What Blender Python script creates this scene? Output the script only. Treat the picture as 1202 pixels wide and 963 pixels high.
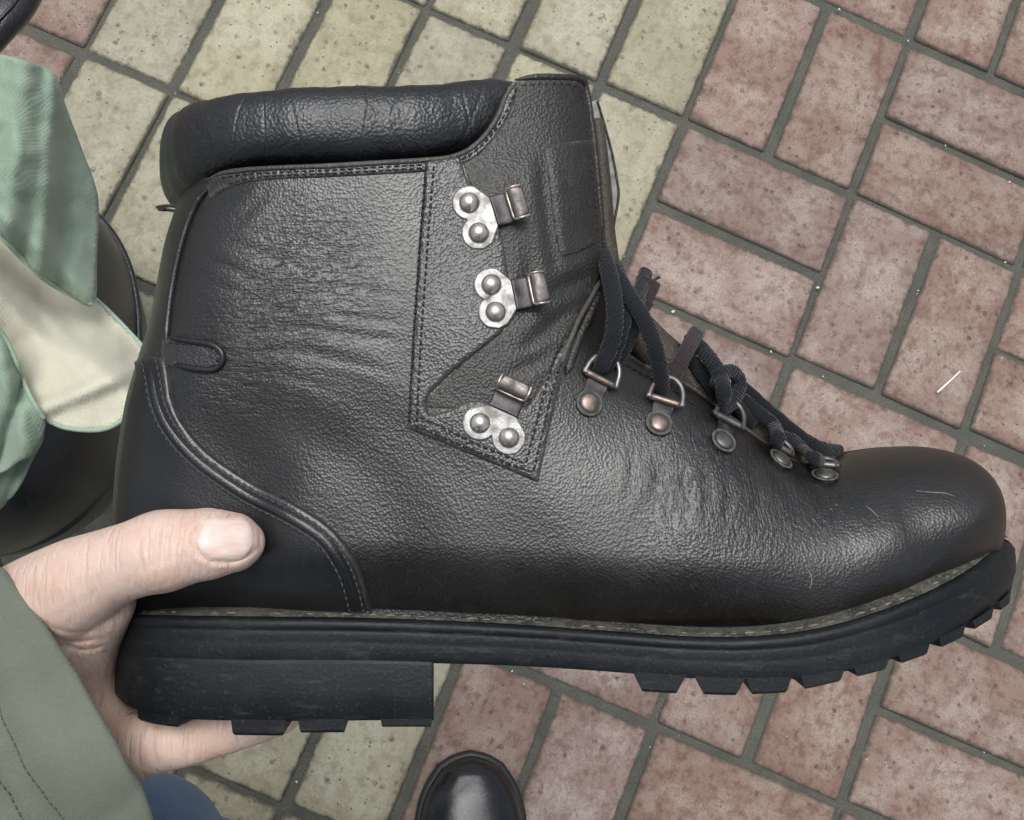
import bpy, bmesh, math, random
import numpy as np
from mathutils import Vector, Matrix, Euler, geometry, noise as mnoise
random.seed(7); rng = np.random.default_rng(7)
R_ = math.radians
scene = bpy.context.scene
for o in list(bpy.data.objects): bpy.data.objects.remove(o)
COL = scene.collection

# ---------------------------------------------------------------- camera
F, CX, CY = 1250.0, 601.0, 481.5             # focal length and centre in photo pixels
CAMH = 1.18665
_ax = Vector((0.17207, -0.10015, 0.0))
CAM = Matrix.Translation((0, 0, CAMH)) @ Matrix.Rotation(_ax.length, 4, _ax.normalized())
cam = bpy.data.cameras.new('camera'); camo = bpy.data.objects.new('camera', cam); COL.objects.link(camo)
camo.matrix_world = CAM
cam.sensor_fit = 'HORIZONTAL'; cam.sensor_width = 36.0; cam.lens = 36.0 * F / 1202.0
cam.clip_start = 0.02; cam.clip_end = 500
scene.camera = camo
# ---------------------------------------------------------------- sky, sun, exposure
SUN_EL, SUN_AZ = 76.0, 20.0                  # azimuth measured from +Y towards -X
w = bpy.data.worlds.new('World'); scene.world = w; w.use_nodes = True
nt = w.node_tree; nt.nodes.clear()
sky = nt.nodes.new('ShaderNodeTexSky'); sky.sky_type = 'NISHITA'; sky.sun_disc = False
sky.sun_elevation = R_(SUN_EL); sky.sun_rotation = R_(-SUN_AZ)
sky.air_density = 1.0; sky.dust_density = 3.0; sky.ozone_density = 1.0
hs = nt.nodes.new('ShaderNodeHueSaturation'); hs.inputs['Saturation'].default_value = 0.5
bg = nt.nodes.new('ShaderNodeBackground'); bg.inputs['Strength'].default_value = 0.078
ow = nt.nodes.new('ShaderNodeOutputWorld')
nt.links.new(sky.outputs[0], hs.inputs['Color']); nt.links.new(hs.outputs[0], bg.inputs['Color']); nt.links.new(bg.outputs[0], ow.inputs['Surface'])
sun = bpy.data.lights.new('sun', 'SUN'); sun.energy = 1.5; sun.angle = R_(34); sun.color = (0.985, 1.0, 0.975)
suno = bpy.data.objects.new('sun', sun); COL.objects.link(suno)
_sd = Vector((-math.sin(R_(SUN_AZ)) * math.cos(R_(SUN_EL)), math.cos(R_(SUN_AZ)) * math.cos(R_(SUN_EL)), math.sin(R_(SUN_EL))))
suno.rotation_euler = _sd.to_track_quat('Z', 'Y').to_euler(); suno.location = _sd * 5
vs = scene.view_settings; vs.view_transform = 'Standard'; vs.look = 'None'; vs.exposure = 0.74; vs.gamma = 1.0; vs.use_curve_mapping = False
scene.render.engine = 'CYCLES'
cy = scene.cycles; cy.use_adaptive_sampling = True; cy.adaptive_threshold = 0.04; cy.adaptive_min_samples = 16; cy.max_bounces = 5; cy.diffuse_bounces = 3; cy.glossy_bounces = 3; cy.transmission_bounces = 1; cy.caustics_reflective = False; cy.caustics_refractive = False

# ---------------------------------------------------------------- frames and small maths
D = 380.0                                    # camera to the boot's middle plane, mm
HOLD = CAM @ Matrix.Translation((0, 0, -D / 1000.0))    # the frame the held boot is built in
def loc(px, py, z=0.0):                      # photo pixel at height z (mm) above the boot's middle plane
    s = (D - z) / F
    return np.array([(px - CX) * s, -(py - CY) * s, z])
def ground(px, py, h=0.0):                   # photo pixel to the point at height h of the place
    d = CAM.to_3x3() @ Vector(((px - CX) / F, -(py - CY) / F, -1.0))
    t = (h - CAMH) / d.z
    return Vector((0, 0, CAMH)) + d * t
def atdepth(px, py, dep):
    return CAM @ Vector(((px - CX) / F * dep, -(py - CY) / F * dep, -dep))
def spline(P, n, closed=False):              # Catmull-Rom (centripetal-ish by arc length) resample
    P = np.asarray(P, float)
    if closed: P = np.vstack([P[-1:], P, P[:2]])
    else: P = np.vstack([2 * P[0] - P[1], P, 2 * P[-1] - P[-2]])
    out = []
    for i in range(1, len(P) - 2):
        p0, p1, p2, p3 = P[i - 1], P[i], P[i + 1], P[i + 2]
        for t in np.linspace(0, 1, 16, endpoint=False):
            out.append(.5 * ((2 * p1) + (-p0 + p2) * t + (2 * p0 - 5 * p1 + 4 * p2 - p3) * t * t + (-p0 + 3 * p1 - 3 * p2 + p3) * t ** 3))
    if not closed: out.append(P[-2])
    else: out.append(out[0])
    return resample(np.array(out), n)
def resample(P, n):
    P = np.asarray(P, float)
    L = np.r_[0, np.cumsum(np.linalg.norm(np.diff(P, axis=0), axis=1))]
    u = np.linspace(0, L[-1], n)
    return np.stack([np.interp(u, L, P[:, k]) for k in range(P.shape[1])], 1)
def segdist(Q, P):                           # distance of points Q to polyline P, and the index of the nearest sample
    A = P[:-1]; Bv = P[1:] - P[:-1]; LL = (Bv ** 2).sum(1) + 1e-12
    dd = np.empty(len(Q)); ii = np.empty(len(Q), int)
    for c in range(0, len(Q), 8000):
        q = Q[c:c + 8000]
        rx = q[:, None, 0] - A[None, :, 0]; ry = q[:, None, 1] - A[None, :, 1]
        t = np.clip((rx * Bv[:, 0] + ry * Bv[:, 1]) / LL, 0, 1)
        d2 = (rx - t * Bv[:, 0]) ** 2 + (ry - t * Bv[:, 1]) ** 2
        k = d2.argmin(1); ii[c:c + 8000] = k; dd[c:c + 8000] = np.sqrt(d2[np.arange(len(q)), k])
    return dd, ii

# ---------------------------------------------------------------- object helpers
def setp(o, label=None, cat=None, group=None, kind=None):
    if label: o['label'] = label
    if cat: o['category'] = cat
    if group: o['group'] = group
    if kind: o['kind'] = kind
    return o
def empty(name, M, label, cat, group=None):
    o = bpy.data.objects.new(name, None); COL.objects.link(o); o.empty_display_size = .05
    o.matrix_world = M
    return setp(o, label, cat, group)
def meshobj(name, V, Fc, mat, parent=None, smooth=True, attr=None, scale=.001, off=None):
    me = bpy.data.meshes.new(name)
    V = np.asarray(V, float) * scale
    if off is not None: V = V - np.asarray(off)
    me.from_pydata([tuple(v) for v in V], [], [tuple(int(i) for i in f) for f in Fc])
    if attr is not None:
        a = me.attributes.new('wear', 'FLOAT', 'POINT'); a.data.foreach_set('value', np.asarray(attr, np.float32))
    me.update()
    if smooth: me.polygons.foreach_set('use_smooth', [True] * len(me.polygons))
    if mat: me.materials.append(mat)
    o = bpy.data.objects.new(name, me); COL.objects.link(o)
    if parent: o.parent = parent
    return o
def recalc(o):
    bm = bmesh.new(); bm.from_mesh(o.data); bmesh.ops.recalc_face_normals(bm, faces=bm.faces); bm.to_mesh(o.data); bm.free()
class MB:
    def __init__(s): s.V = []; s.F = []; s.n = 0
    def add(s, V, Fc):
        V = np.asarray(V, float); s.V.append(V); s.F += [tuple(i + s.n for i in f) for f in Fc]; s.n += len(V)
    def build(s, name, mat, parent=None, **k):
        return meshobj(name, np.vstack(s.V), s.F, mat, parent, **k)
def gridfaces(n, m, wrap=False, wrapn=False):
    f = []
    for i in range(n if wrapn else n - 1):
        for j in range(m if wrap else m - 1):
            f.append((i * m + j, i * m + (j + 1) % m, ((i + 1) % n) * m + (j + 1) % m, ((i + 1) % n) * m + j))
    return f
def tube(P, ra, rb, n=16, up=None, cap=True, closed=False, sq=2.0):
    """sweep an ellipse along P; ra across 'up', rb along 'up'."""
    P = np.asarray(P, float); m = len(P)
    ra = np.broadcast_to(ra, m); rb = np.broadcast_to(rb, m)
    T = np.gradient(P, axis=0)
    if closed: T = np.roll(P, -1, 0) - np.roll(P, 1, 0)
    T /= np.linalg.norm(T, axis=1)[:, None] + 1e-12
    V = []
    u = np.array(up if up is not None else (0, 0, 1.0), float)
    for i in range(m):
        if up is None and i: u = uprev - T[i] * uprev.dot(T[i])
        b = u - T[i] * u.dot(T[i])
        if np.linalg.norm(b) < 1e-4: b = np.array([0, 1.0, 0]) - T[i] * T[i][1]
        b /= np.linalg.norm(b); uprev = b; a = np.cross(T[i], b)
        for k in range(n):
            th = 2 * math.pi * k / n; c, s = math.cos(th), math.sin(th)
            c = math.copysign(abs(c) ** (2 / sq), c); s = math.copysign(abs(s) ** (2 / sq), s)
            V.append(P[i] + a * ra[i] * c + b * rb[i] * s)
    Fc = gridfaces(m, n, wrap=True, wrapn=closed)
    if cap and not closed:
        V += [P[0], P[-1]]
        for k in range(n):
            Fc.append((m * n, (k + 1) % n, k)); Fc.append((m * n + 1, (m - 1) * n + k, (m - 1) * n + (k + 1) % n))
    return np.array(V), Fc

# ---------------------------------------------------------------- materials
def newmat(name):
    m = bpy.data.materials.new(name); m.use_nodes = True
    nt = m.node_tree; b = nt.nodes['Principled BSDF']
    return m, nt, b
def N(nt, t, **k):
    n = nt.nodes.new(t)
    for a, v in k.items():
        if a in n.inputs: n.inputs[a].default_value = v
        else: setattr(n, a, v)
    return n
def ramp(nt, src, stops):
    r = nt.nodes.new('ShaderNodeValToRGB'); e = r.color_ramp.elements
    while len(e) < len(stops): e.new(.5)
    for x, (p, c) in zip(e, stops): x.position = p; x.color = (c, c, c, 1) if isinstance(c, (int, float)) else (*c, 1)
    nt.links.new(src, r.inputs[0]); return r.outputs[0]
def mixc(nt, f, a, b, mode='MIX'):
    n = nt.nodes.new('ShaderNodeMix'); n.data_type = 'RGBA'; n.blend_type = mode
    for s, i in ((f, 0), (a, 6), (b, 7)):
        if hasattr(s, 'is_linked') or hasattr(s, 'links'): nt.links.new(s, n.inputs[i])
        else: n.inputs[i].default_value = s if i == 0 else (*s, 1)
    return n.outputs[2]
def math_(nt, op, a, b=None):
    n = nt.nodes.new('ShaderNodeMath'); n.operation = op
    for i, s in enumerate((a, b)):
        if s is None: continue
        if hasattr(s, 'links'): nt.links.new(s, n.inputs[i])
        else: n.inputs[i].default_value = s
    return n.outputs[0]
def coords(nt, scale=(1, 1, 1), rot=(0, 0, 0), rand=False):
    tc = nt.nodes.new('ShaderNodeTexCoord'); mp = nt.nodes.new('ShaderNodeMapping')
    nt.links.new(tc.outputs['Object'], mp.inputs[0]); mp.inputs['Scale'].default_value = scale; mp.inputs['Rotation'].default_value = rot
    if rand:
        oi = nt.nodes.new('ShaderNodeObjectInfo'); ml = nt.nodes.new('ShaderNodeVectorMath'); ml.operation = 'SCALE'; ml.inputs[0].default_value = (7.3, 11.1, 5.7)
        nt.links.new(oi.outputs['Random'], ml.inputs['Scale']); nt.links.new(ml.outputs[0], mp.inputs['Location'])
    return mp.outputs[0]
def tex(nt, kind, vec, **k):
    n = N(nt, kind, **k); nt.links.new(vec, n.inputs['Vector']); return n
def bump(nt, b, layers):                      # layers: (height socket, distance m, strength), summed into one bump
    tot = None
    for h, dist, st in layers:
        t_ = math_(nt, 'MULTIPLY', h, dist * st * 1000)
        tot = t_ if tot is None else math_(nt, 'ADD', tot, t_)
    n = nt.nodes.new('ShaderNodeBump'); n.inputs['Distance'].default_value = .001; n.inputs['Strength'].default_value = 1.0
    nt.links.new(tot, n.inputs['Height']); nt.links.new(n.outputs[0], b.inputs['Normal'])

def leather(name, col, col2, rough=(.36, .58), grain=.9, wr=None, wearcol=(.16, .145, .125), pebble=1080, spec=.5, creases=0.0):
    m, nt, b = newmat(name)
    o = coords(nt)
    vor = tex(nt, 'ShaderNodeTexVoronoi', o, feature='F1', Scale=pebble)
    n1 = tex(nt, 'ShaderNodeTexNoise', o, Scale=28.0, Detail=3.0, Roughness=.6)
    n2 = tex(nt, 'ShaderNodeTexNoise', o, Scale=420.0, Detail=2.0)
    f = ramp(nt, n1.outputs[0], [(.36, 0), (.66, 1)])
    c = mixc(nt, f, col, col2)
    sc = ramp(nt, n2.outputs[0], [(.58, 0), (.8, 1)])
    c = mixc(nt, math_(nt, 'MULTIPLY', sc, .35), c, tuple(min(1, x * 2.6 + .01) for x in col2))
    at = N(nt, 'ShaderNodeAttribute', attribute_name='wear')
    wf = math_(nt, 'MULTIPLY', at.outputs['Fac'], ramp(nt, n2.outputs[0], [(.3, .25), (.62, 1)]))
    c = mixc(nt, wf, c, wearcol)
    nt.links.new(c, b.inputs['Base Color'])
    rr = ramp(nt, n1.outputs[0], [(.3, rough[0]), (.7, rough[1])]); nt.links.new(rr, b.inputs['Roughness'])
    b.inputs['Specular IOR Level'].default_value = spec
    L = [(vor.outputs['Distance'], .0004 * grain, 1.0), (n2.outputs[0], .0006 * grain, .33)]
    if wr:                                   # wrinkle zones: (centre mm, radius mm, stretch scale, rotation)
        tc = nt.nodes.new('ShaderNodeTexCoord')
        for cen, rad, scl, rot, amp in wr:
            w_ = tex(nt, 'ShaderNodeTexNoise', coords(nt, scl, rot), Scale=1.0, Detail=3.0, Roughness=.55, Distortion=.6)
            dv = nt.nodes.new('ShaderNodeVectorMath'); dv.operation = 'DISTANCE'; nt.links.new(tc.outputs['Object'], dv.inputs[0]); dv.inputs[1].default_value = cen
            mk = N(nt, 'ShaderNodeMapRange'); mk.inputs[1].default_value = rad; mk.inputs[2].default_value = rad * .35; nt.links.new(dv.outputs['Value'], mk.inputs[0])
            L.insert(0, (math_(nt, 'MULTIPLY', ramp(nt, w_.outputs[0], [(.35, 0), (.5, .8), (.7, 1)]), mk.outputs[0]), amp, .8))
    if creases:
        cv = tex(nt, 'ShaderNodeTexVoronoi', coords(nt, (60, 22, 60), (0, 0, .25)), feature='DISTANCE_TO_EDGE', Scale=1.0)
        L.insert(0, (ramp(nt, cv.outputs['Distance'], [(0, 0), (.035, 1)]), .0007, creases))
    bump(nt, b, L)
    return m
def metal(name, col, col2, rough=.35):
    m, nt, b = newmat(name); o = coords(nt)
    n1 = tex(nt, 'ShaderNodeTexNoise', o, Scale=260.0, Detail=4.0)
    nt.links.new(mixc(nt, ramp(nt, n1.outputs[0], [(.42, 0), (.62, 1)]), col, col2), b.inputs['Base Color'])
    b.inputs['Metallic'].default_value = .9
    nt.links.new(ramp(nt, n1.outputs[0], [(.3, rough), (.7, rough + .2)]), b.inputs['Roughness'])
    n2 = tex(nt, 'ShaderNodeTexNoise', o, Scale=1500.0, Detail=2.0); bump(nt, b, [(n2.outputs[0], .00015, .5)])
    return m
def plain(name, col, rough=.7, noise=300.0, var=.3, bd=.0002):
    m, nt, b = newmat(name); o = coords(nt)
    n1 = tex(nt, 'ShaderNodeTexNoise', o, Scale=noise, Detail=5.0)
    nt.links.new(mixc(nt, ramp(nt, n1.outputs[0], [(.3, 0), (.7, 1)]), tuple(x * (1 - var) for x in col), tuple(min(1, x * (1 + var)) for x in col)), b.inputs['Base Color'])
    b.inputs['Roughness'].default_value = rough
    bump(nt, b, [(n1.outputs[0], bd, .6)])
    return m
def cloth(name, col, col2, period=.0008, rough=.9, big=.004, wb=.00012):
    m, nt, b = newmat(name)
    wv1 = tex(nt, 'ShaderNodeTexWave', coords(nt, (1, 1, 1), (0, 0, .6)), Scale=.314 / period, Distortion=.8, Detail=1.0)
    wv2 = tex(nt, 'ShaderNodeTexWave', coords(nt, (1, 1, 1), (0, 0, .6 + math.pi / 2)), Scale=.314 / period, Distortion=.8, Detail=1.0)
    o = coords(nt)
    n1 = tex(nt, 'ShaderNodeTexNoise', o, Scale=22.0, Detail=6.0, Roughness=.6); n2 = tex(nt, 'ShaderNodeTexNoise', o, Scale=900.0, Detail=2.0)
    c = mixc(nt, ramp(nt, n1.outputs[0], [(.3, 0), (.7, 1)]), col, col2)
    c = mixc(nt, math_(nt, 'MULTIPLY', n2.outputs[0], .35), c, tuple(x * .6 for x in col))
    nt.links.new(c, b.inputs['Base Color']); b.inputs['Roughness'].default_value = rough
    b.inputs['Specular IOR Level'].default_value = .2
    b.inputs['Sheen Weight'].default_value = .15
    bump(nt, b, [(n1.outputs[0], big, .35), (math_(nt, 'ADD', wv1.outputs[0], wv2.outputs[0]), wb, .6), (n2.outputs[0], .0003, .5)])
    return m

def paver(name, base, light, dark, pit, pitcol):
    m, nt, b = newmat(name)
    o = coords(nt, rand=True)
    oi = nt.nodes.new('ShaderNodeObjectInfo')
    n1 = tex(nt, 'ShaderNodeTexNoise', o, Scale=14.0, Detail=3.0, Roughness=.65)
    n2 = tex(nt, 'ShaderNodeTexNoise', o, Scale=60.0, Detail=4.0, Roughness=.7)
    n3 = tex(nt, 'ShaderNodeTexNoise', o, Scale=420.0, Detail=2.0, Roughness=.7)
    v = tex(nt, 'ShaderNodeTexVoronoi', o, feature='F1', Scale=85.0, Randomness=1.0)
    v2 = tex(nt, 'ShaderNodeTexVoronoi', o, feature='F1', Scale=260.0, Randomness=1.0)
    v3 = tex(nt, 'ShaderNodeTexVoronoi', o, feature='F1', Scale=190.0, Randomness=1.0)
    c = mixc(nt, ramp(nt, n1.outputs[0], [(.42, 0), (.60, 1)]), base, light)
    c = mixc(nt, math_(nt, 'MULTIPLY', ramp(nt, n2.outputs[0], [(.50, 0), (.66, 1)]), .7), c, dark)
    c = mixc(nt, math_(nt, 'MULTIPLY', ramp(nt, n3.outputs[0], [(.40, 0), (.72, 1)]), .55), c, dark)
    n4 = tex(nt, 'ShaderNodeTexNoise', o, Scale=100.0, Detail=3.0, Roughness=.65)
    sp = math_(nt, 'MULTIPLY', ramp(nt, n4.outputs[0], [(.535, 0), (.60, 1)]), ramp(nt, n1.outputs[0], [(.40, .95), (.62, .25)]))
    c = mixc(nt, math_(nt, 'MULTIPLY', sp, .7), c, dark)
    # pits: random voronoi cells only
    sel = math_(nt, 'GREATER_THAN', v.outputs['Color'], 1 - pit)
    pm = math_(nt, 'MULTIPLY', ramp(nt, v.outputs['Distance'], [(.12, 1), (.36, 0)]), math_(nt, 'MULTIPLY', sel, ramp(nt, n3.outputs[0], [(.38, .2), (.55, 1)])))
    sel2 = math_(nt, 'GREATER_THAN', v2.outputs['Color'], 1 - pit * .4)
    pm2 = math_(nt, 'MULTIPLY', ramp(nt, v2.outputs['Distance'], [(.15, 1), (.4, 0)]), sel2)
    pits = math_(nt, 'MAXIMUM', pm, pm2)
    c = mixc(nt, math_(nt, 'MULTIPLY', pits, .8), c, pitcol)
    sel3 = math_(nt, 'GREATER_THAN', v3.outputs['Color'], .965)
    fl = math_(nt, 'MULTIPLY', ramp(nt, v3.outputs['Distance'], [(.1, 1), (.25, 0)]), sel3)
    c = mixc(nt, math_(nt, 'MULTIPLY', fl, .7), c, (.75, .74, .68))
    hsv = nt.nodes.new('ShaderNodeHueSaturation'); nt.links.new(c, hsv.inputs['Color'])
    mr = N(nt, 'ShaderNodeMapRange'); mr.inputs[3].default_value = .90; mr.inputs[4].default_value = 1.08; nt.links.new(oi.outputs['Random'], mr.inputs[0]); nt.links.new(mr.outputs[0], hsv.inputs['Value'])
    wn = nt.nodes.new('ShaderNodeTexWhiteNoise'); wn.noise_dimensions = '1D'; nt.links.new(oi.outputs['Random'], wn.inputs['W'])
    mr2 = N(nt, 'ShaderNodeMapRange'); mr2.inputs[3].default_value = .8; mr2.inputs[4].default_value = 1.08; nt.links.new(wn.outputs['Value'], mr2.inputs[0]); nt.links.new(mr2.outputs[0], hsv.inputs['Saturation'])
    at = N(nt, 'ShaderNodeAttribute', attribute_name='wear')
    c = mixc(nt, math_(nt, 'MULTIPLY', math_(nt, 'MULTIPLY', at.outputs['Fac'], ramp(nt, n2.outputs[0], [(.3, .3), (.6, 1)])), .6), hsv.outputs[0], dark)
    dirt = ramp(nt, math_(nt, 'ADD', math_(nt, 'MULTIPLY', at.outputs['Fac'], .55), math_(nt, 'MULTIPLY', n2.outputs[0], .6)), [(.70, 0), (.86, 1)])
    c = mixc(nt, math_(nt, 'MULTIPLY', dirt, .85), c, (.085, .08, .062))
    nt.links.new(c, b.inputs['Base Color'])
    b.inputs['Roughness'].default_value = .78; b.inputs['Specular IOR Level'].default_value = .35
    hh = math_(nt, 'ADD', math_(nt, 'MULTIPLY', n2.outputs[0], .5), math_(nt, 'MULTIPLY', n3.outputs[0], .5)); hh = math_(nt, 'SUBTRACT', hh, math_(nt, 'MULTIPLY', pits, .6))
    bump(nt, b, [(hh, .002, .6)])
    return m

M_RED = paver('red_paver', (.270, .188, .153), (.370, .300, .250), (.158, .088, .069), .30, (.085, .045, .036))
M_YEL = paver('yellow_paver', (.365, .340, .235), (.44, .415, .305), (.255, .228, .148), .34, (.095, .066, .043))
def mortar_mat():
    m, nt, b = newmat('joint_sand'); o = coords(nt)
    n1 = tex(nt, 'ShaderNodeTexNoise', o, Scale=30.0, Detail=5.0); n2 = tex(nt, 'ShaderNodeTexNoise', o, Scale=500.0, Detail=3.0)
    v = tex(nt, 'ShaderNodeTexVoronoi', o, Scale=330.0)
    c = mixc(nt, ramp(nt, n1.outputs[0], [(.35, 0), (.65, 1)]), (.110, .112, .093), (.155, .148, .120))
    c = mixc(nt, math_(nt, 'MULTIPLY', n2.outputs[0], .7), c, (.035, .038, .032))
    s = math_(nt, 'MULTIPLY', math_(nt, 'GREATER_THAN', v.outputs['Color'], .93), ramp(nt, v.outputs['Distance'], [(.15, 1), (.4, 0)]))
    c = mixc(nt, math_(nt, 'MULTIPLY', s, .6), c, (.6, .58, .5))
    nt.links.new(c, b.inputs['Base Color']); b.inputs['Roughness'].default_value = .9
    bump(nt, b, [(n2.outputs[0], .003, .8)])
    return m
M_JOINT = mortar_mat()

# ================================================================ PAVEMENT
MOD = .1125; GT = -.40433; GOX, GOY = .33340562, .56553504
def guv(u, v):
    u *= MOD; v *= MOD
    return (GOX + u * math.cos(GT) - v * math.sin(GT), GOY + u * math.sin(GT) + v * math.cos(GT))
BRICK_TOP = 0.0
joint = meshobj('pavement', [(-60, -60, -.0048), (60, -60, -.0048), (60, 60, -.0048), (-60, 60, -.0048)], [(0, 1, 2, 3)], M_JOINT, smooth=False, scale=1)
setp(joint, 'brick pavement with red basketweave bricks and a yellow brick band', kind='structure')
def brick_verts(L, W, seed):
    r = random.Random(seed)
    jt = lambda a: r.uniform(-a, a)
    hl, hw = L / 2, W / 2
    cs = [(-hl + jt(.0012), -hw + jt(.0012)), (hl + jt(.0012), -hw + jt(.0012)), (hl + jt(.0012), hw + jt(.0012)), (-hl + jt(.0012), hw + jt(.0012))]
    V = []; A = []
    def ring(ins, z, a, cut):
        for i, (x, y) in enumerate(cs):
            sx = 1 if x > 0 else -1; sy = 1 if y > 0 else -1
            p1 = (x - sx * (ins + cut), y - sy * ins, z); p2 = (x - sx * ins, y - sy * (ins + cut), z)
            for p in ((p2, p1) if i % 2 == 0 else (p1, p2)): V.append(p); A.append(a)
    ring(.0, -.06, 1, .0022); ring(.0, -.0034, 1, .0022); ring(.0013, -.0012, 1, .0026); ring(.0042, -.0001, .75, .003); ring(.021, .0003, 0, .003)
    Fc = []
    for k in range(4):
        for i in range(8): Fc.append((k * 8 + i, k * 8 + (i + 1) % 8, (k + 1) * 8 + (i + 1) % 8, (k + 1) * 8 + i))
    Fc.append(tuple(range(32, 40)))
    return V, Fc, A
BM = {}
for mi, mt in enumerate((M_RED, M_YEL)):
    for k in range(4):
        V, Fc, A = brick_verts(.2150, .1028, 10 * mi + k)
        o = meshobj('brick', V, Fc, mt, None, True, A, scale=1); recalc(o); BM[mi, k] = o.data; bpy.data.objects.remove(o)
layout = []
for i in range(-14, 15):
    for j in range(-15, 13):
        yel = -3 <= i < 0
        if yel or (i + j) % 2 == 0: bs = [(2 * i + .5, 2 * j + 1, 1), (2 * i + 1.5, 2 * j + 1, 1)]
        else: bs = [(2 * i + 1, 2 * j + .5, 0), (2 * i + 1, 2 * j + 1.5, 0)]
        for u, v, vert in bs: layout.append((u, v, vert, 1 if yel else 0))
near = [b for b in layout if -11 <= b[0] <= 9 and -12.5 <= b[1] <= 5.5]
far = [b for b in layout if b not in near]
for n_, (u, v, vert, yel) in enumerate(near):
    o = bpy.data.objects.new('brick', BM[yel, rng.integers(4)]); COL.objects.link(o); o.parent = joint
    x, y = guv(u, v)
    o.location = (x + rng.normal(0, .0015), y + rng.normal(0, .0015), rng.normal(0, .0009))
    o.rotation_euler = (rng.normal(0, .006), rng.normal(0, .006), GT + (math.pi / 2 if vert else 0) + (math.pi if rng.random() < .5 else 0) + rng.normal(0, .009))
for mi, mt in enumerate((M_RED, M_YEL)):
    mb = MB()
    V0, F0, A0 = brick_verts(.2150, .1028, 3); V0 = np.array(V0); AT = []
    for (u, v, vert, yel) in far:
        if yel != mi: continue
        x, y = guv(u, v); a = GT + (math.pi / 2 if vert else 0); c, s = math.cos(a), math.sin(a)
        mb.add(np.stack([x + V0[:, 0] * c - V0[:, 1] * s, y + V0[:, 0] * s + V0[:, 1] * c, V0[:, 2]], 1), F0); AT += A0
    o = mb.build('outer_brick', mt, joint, attr=AT, scale=1); recalc(o); setp(o, kind='stuff')
# grit in the joints and on the bricks
M_GRIT = plain('pale_grit', (.62, .6, .54), .8, 500, .2)
mb = MB()
spots = [(985, 11, 4), (1066, 48, 4), (1168, 108, 3), (1185, 214, 4), (1110, 171, 2.5), (960, 338, 5), (1180, 308, 3), (714, 160, 5), (790, 366, 5), (905, 413, 3), (966, 442, 2.5), (601, 788, 3), (615, 803, 2.5),
         (348, 918, 3), (1040, 895, 2), (1165, 798, 3), (1126, 816, 3), (1043, 735, 2), (220, 55, 3), (373, 15, 3), (763, 877, 2), (1078, 341, 2.5), (1077, 345, 2)]
spots = [(a, b, c * .48) for a, b, c in spots]
for k in range(90): spots.append((rng.uniform(-100, 1300), rng.uniform(-100, 1050), rng.uniform(.5, 1.3)))
ico = bmesh.new(); bmesh.ops.create_icosphere(ico, subdivisions=1, radius=1.0); IV = np.array([v.co for v in ico.verts]); IF = [[v.index for v in f.verts] for f in ico.faces]; ico.free()
for px, py, r in spots:
    g = ground(px, py, .0006); V = IV * (1 + rng.uniform(-.3, .3, (len(IV), 1))) * r * .00085 * np.array([1.2, .8, .6])
    a = rng.uniform(0, 6.3); c, s = math.cos(a), math.sin(a); V = np.stack([V[:, 0] * c - V[:, 1] * s, V[:, 0] * s + V[:, 1] * c, V[:, 2]], 1)
    mb.add(V + np.array(g), IF)
setp(mb.build('grit', M_GRIT, None, scale=1, smooth=False), 'pale specks of grit scattered over the brick pavement', 'grit', kind='stuff')
M_STICK = plain('white_plastic', (.82, .82, .8), .45, 200, .05)
p0, p1 = ground(1100, 461, .003), ground(1127, 436, .0035)
P = np.array([p0 + (p1 - p0) * t + Vector((0, 0, .0012 * math.sin(3.1 * t))) for t in np.linspace(0, 1, 9)])
V, Fc = tube(P, np.linspace(.0013, .0009, 9), .0010, 8)
setp(meshobj('white_stick', V, Fc, M_STICK, scale=1), 'short thin white stick lying on a red brick right of the boot', 'litter')

# ================================================================ BOOT: surface of the upper
BACK = spline([loc(*p)[:2] for p in [(141, 765), (138, 700), (138, 650), (144, 560), (155, 480), (170, 425), (183, 385), (192, 340), (202, 290), (215, 250), (226, 222)]], 120)
FR = [(690, 95, 16), (698, 150, 16), (703, 200, 16), (708, 260, 15), (710, 300, 14), (712, 345, 13), (724, 395, 13), (746, 424, 13), (775, 440, 13), (805, 453, 13), (832, 472, 12), (867, 497, 11),
      (895, 518, 10), (940, 545, 8), (970, 541, 4), (1000, 530, 0), (1055, 524, 0), (1100, 527, 0), (1135, 540, 0), (1157, 565, 0), (1167, 600, 0), (1168, 640, 0), (1160, 690, 0)]
_fr = spline([np.r_[loc(*p)[:2], p[2]] for p in FR], 260)
FRONT = _fr[:, :2]; FE = np.clip(_fr[:, 2], 0, None)
BOTP = [(141, 716, 0), (150, 716, 18), (180, 716, 29), (240, 716, 34), (330, 716, 36), (440, 716, 36), (600, 722, 37), (740, 735, 42), (860, 740, 45), (950, 731, 45), (1050, 703, 40), (1110, 677, 32), (1150, 656, 18), (1166, 646, 0)]
BOT = spline([loc(*p)[:2] for p in BOTP], 120)
CTRL = np.array([(400, 230, 44, 46, 58), (400, 400, 45, 44, 60), (250, 600, 38, 36, 60), (190, 660, 35, 33, 60), (400, 620, 43.5, 40, 68), (600, 660, 46, 42, 76), (600, 450, 45, 50, 58), (620, 250, 41, 50, 40), (620, 130, 38, 46, 38),
                 (850, 620, 49, 50, 62), (1000, 620, 48, 50, 54), (1100, 600, 42, 50, 42), (720, 600, 47, 50, 72), (300, 250, 43, 42, 58)], float)
CXY = np.array([loc(a, b, 35)[:2] for a, b in CTRL[:, :2]])
FOLDS = []                                  # filled below: (polyline xy, depth mm, sigma mm)
def prof(t, p=2.0):
    return (1 - (1 - np.clip(t, 0, 1)) ** p) ** (1 / p)
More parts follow.
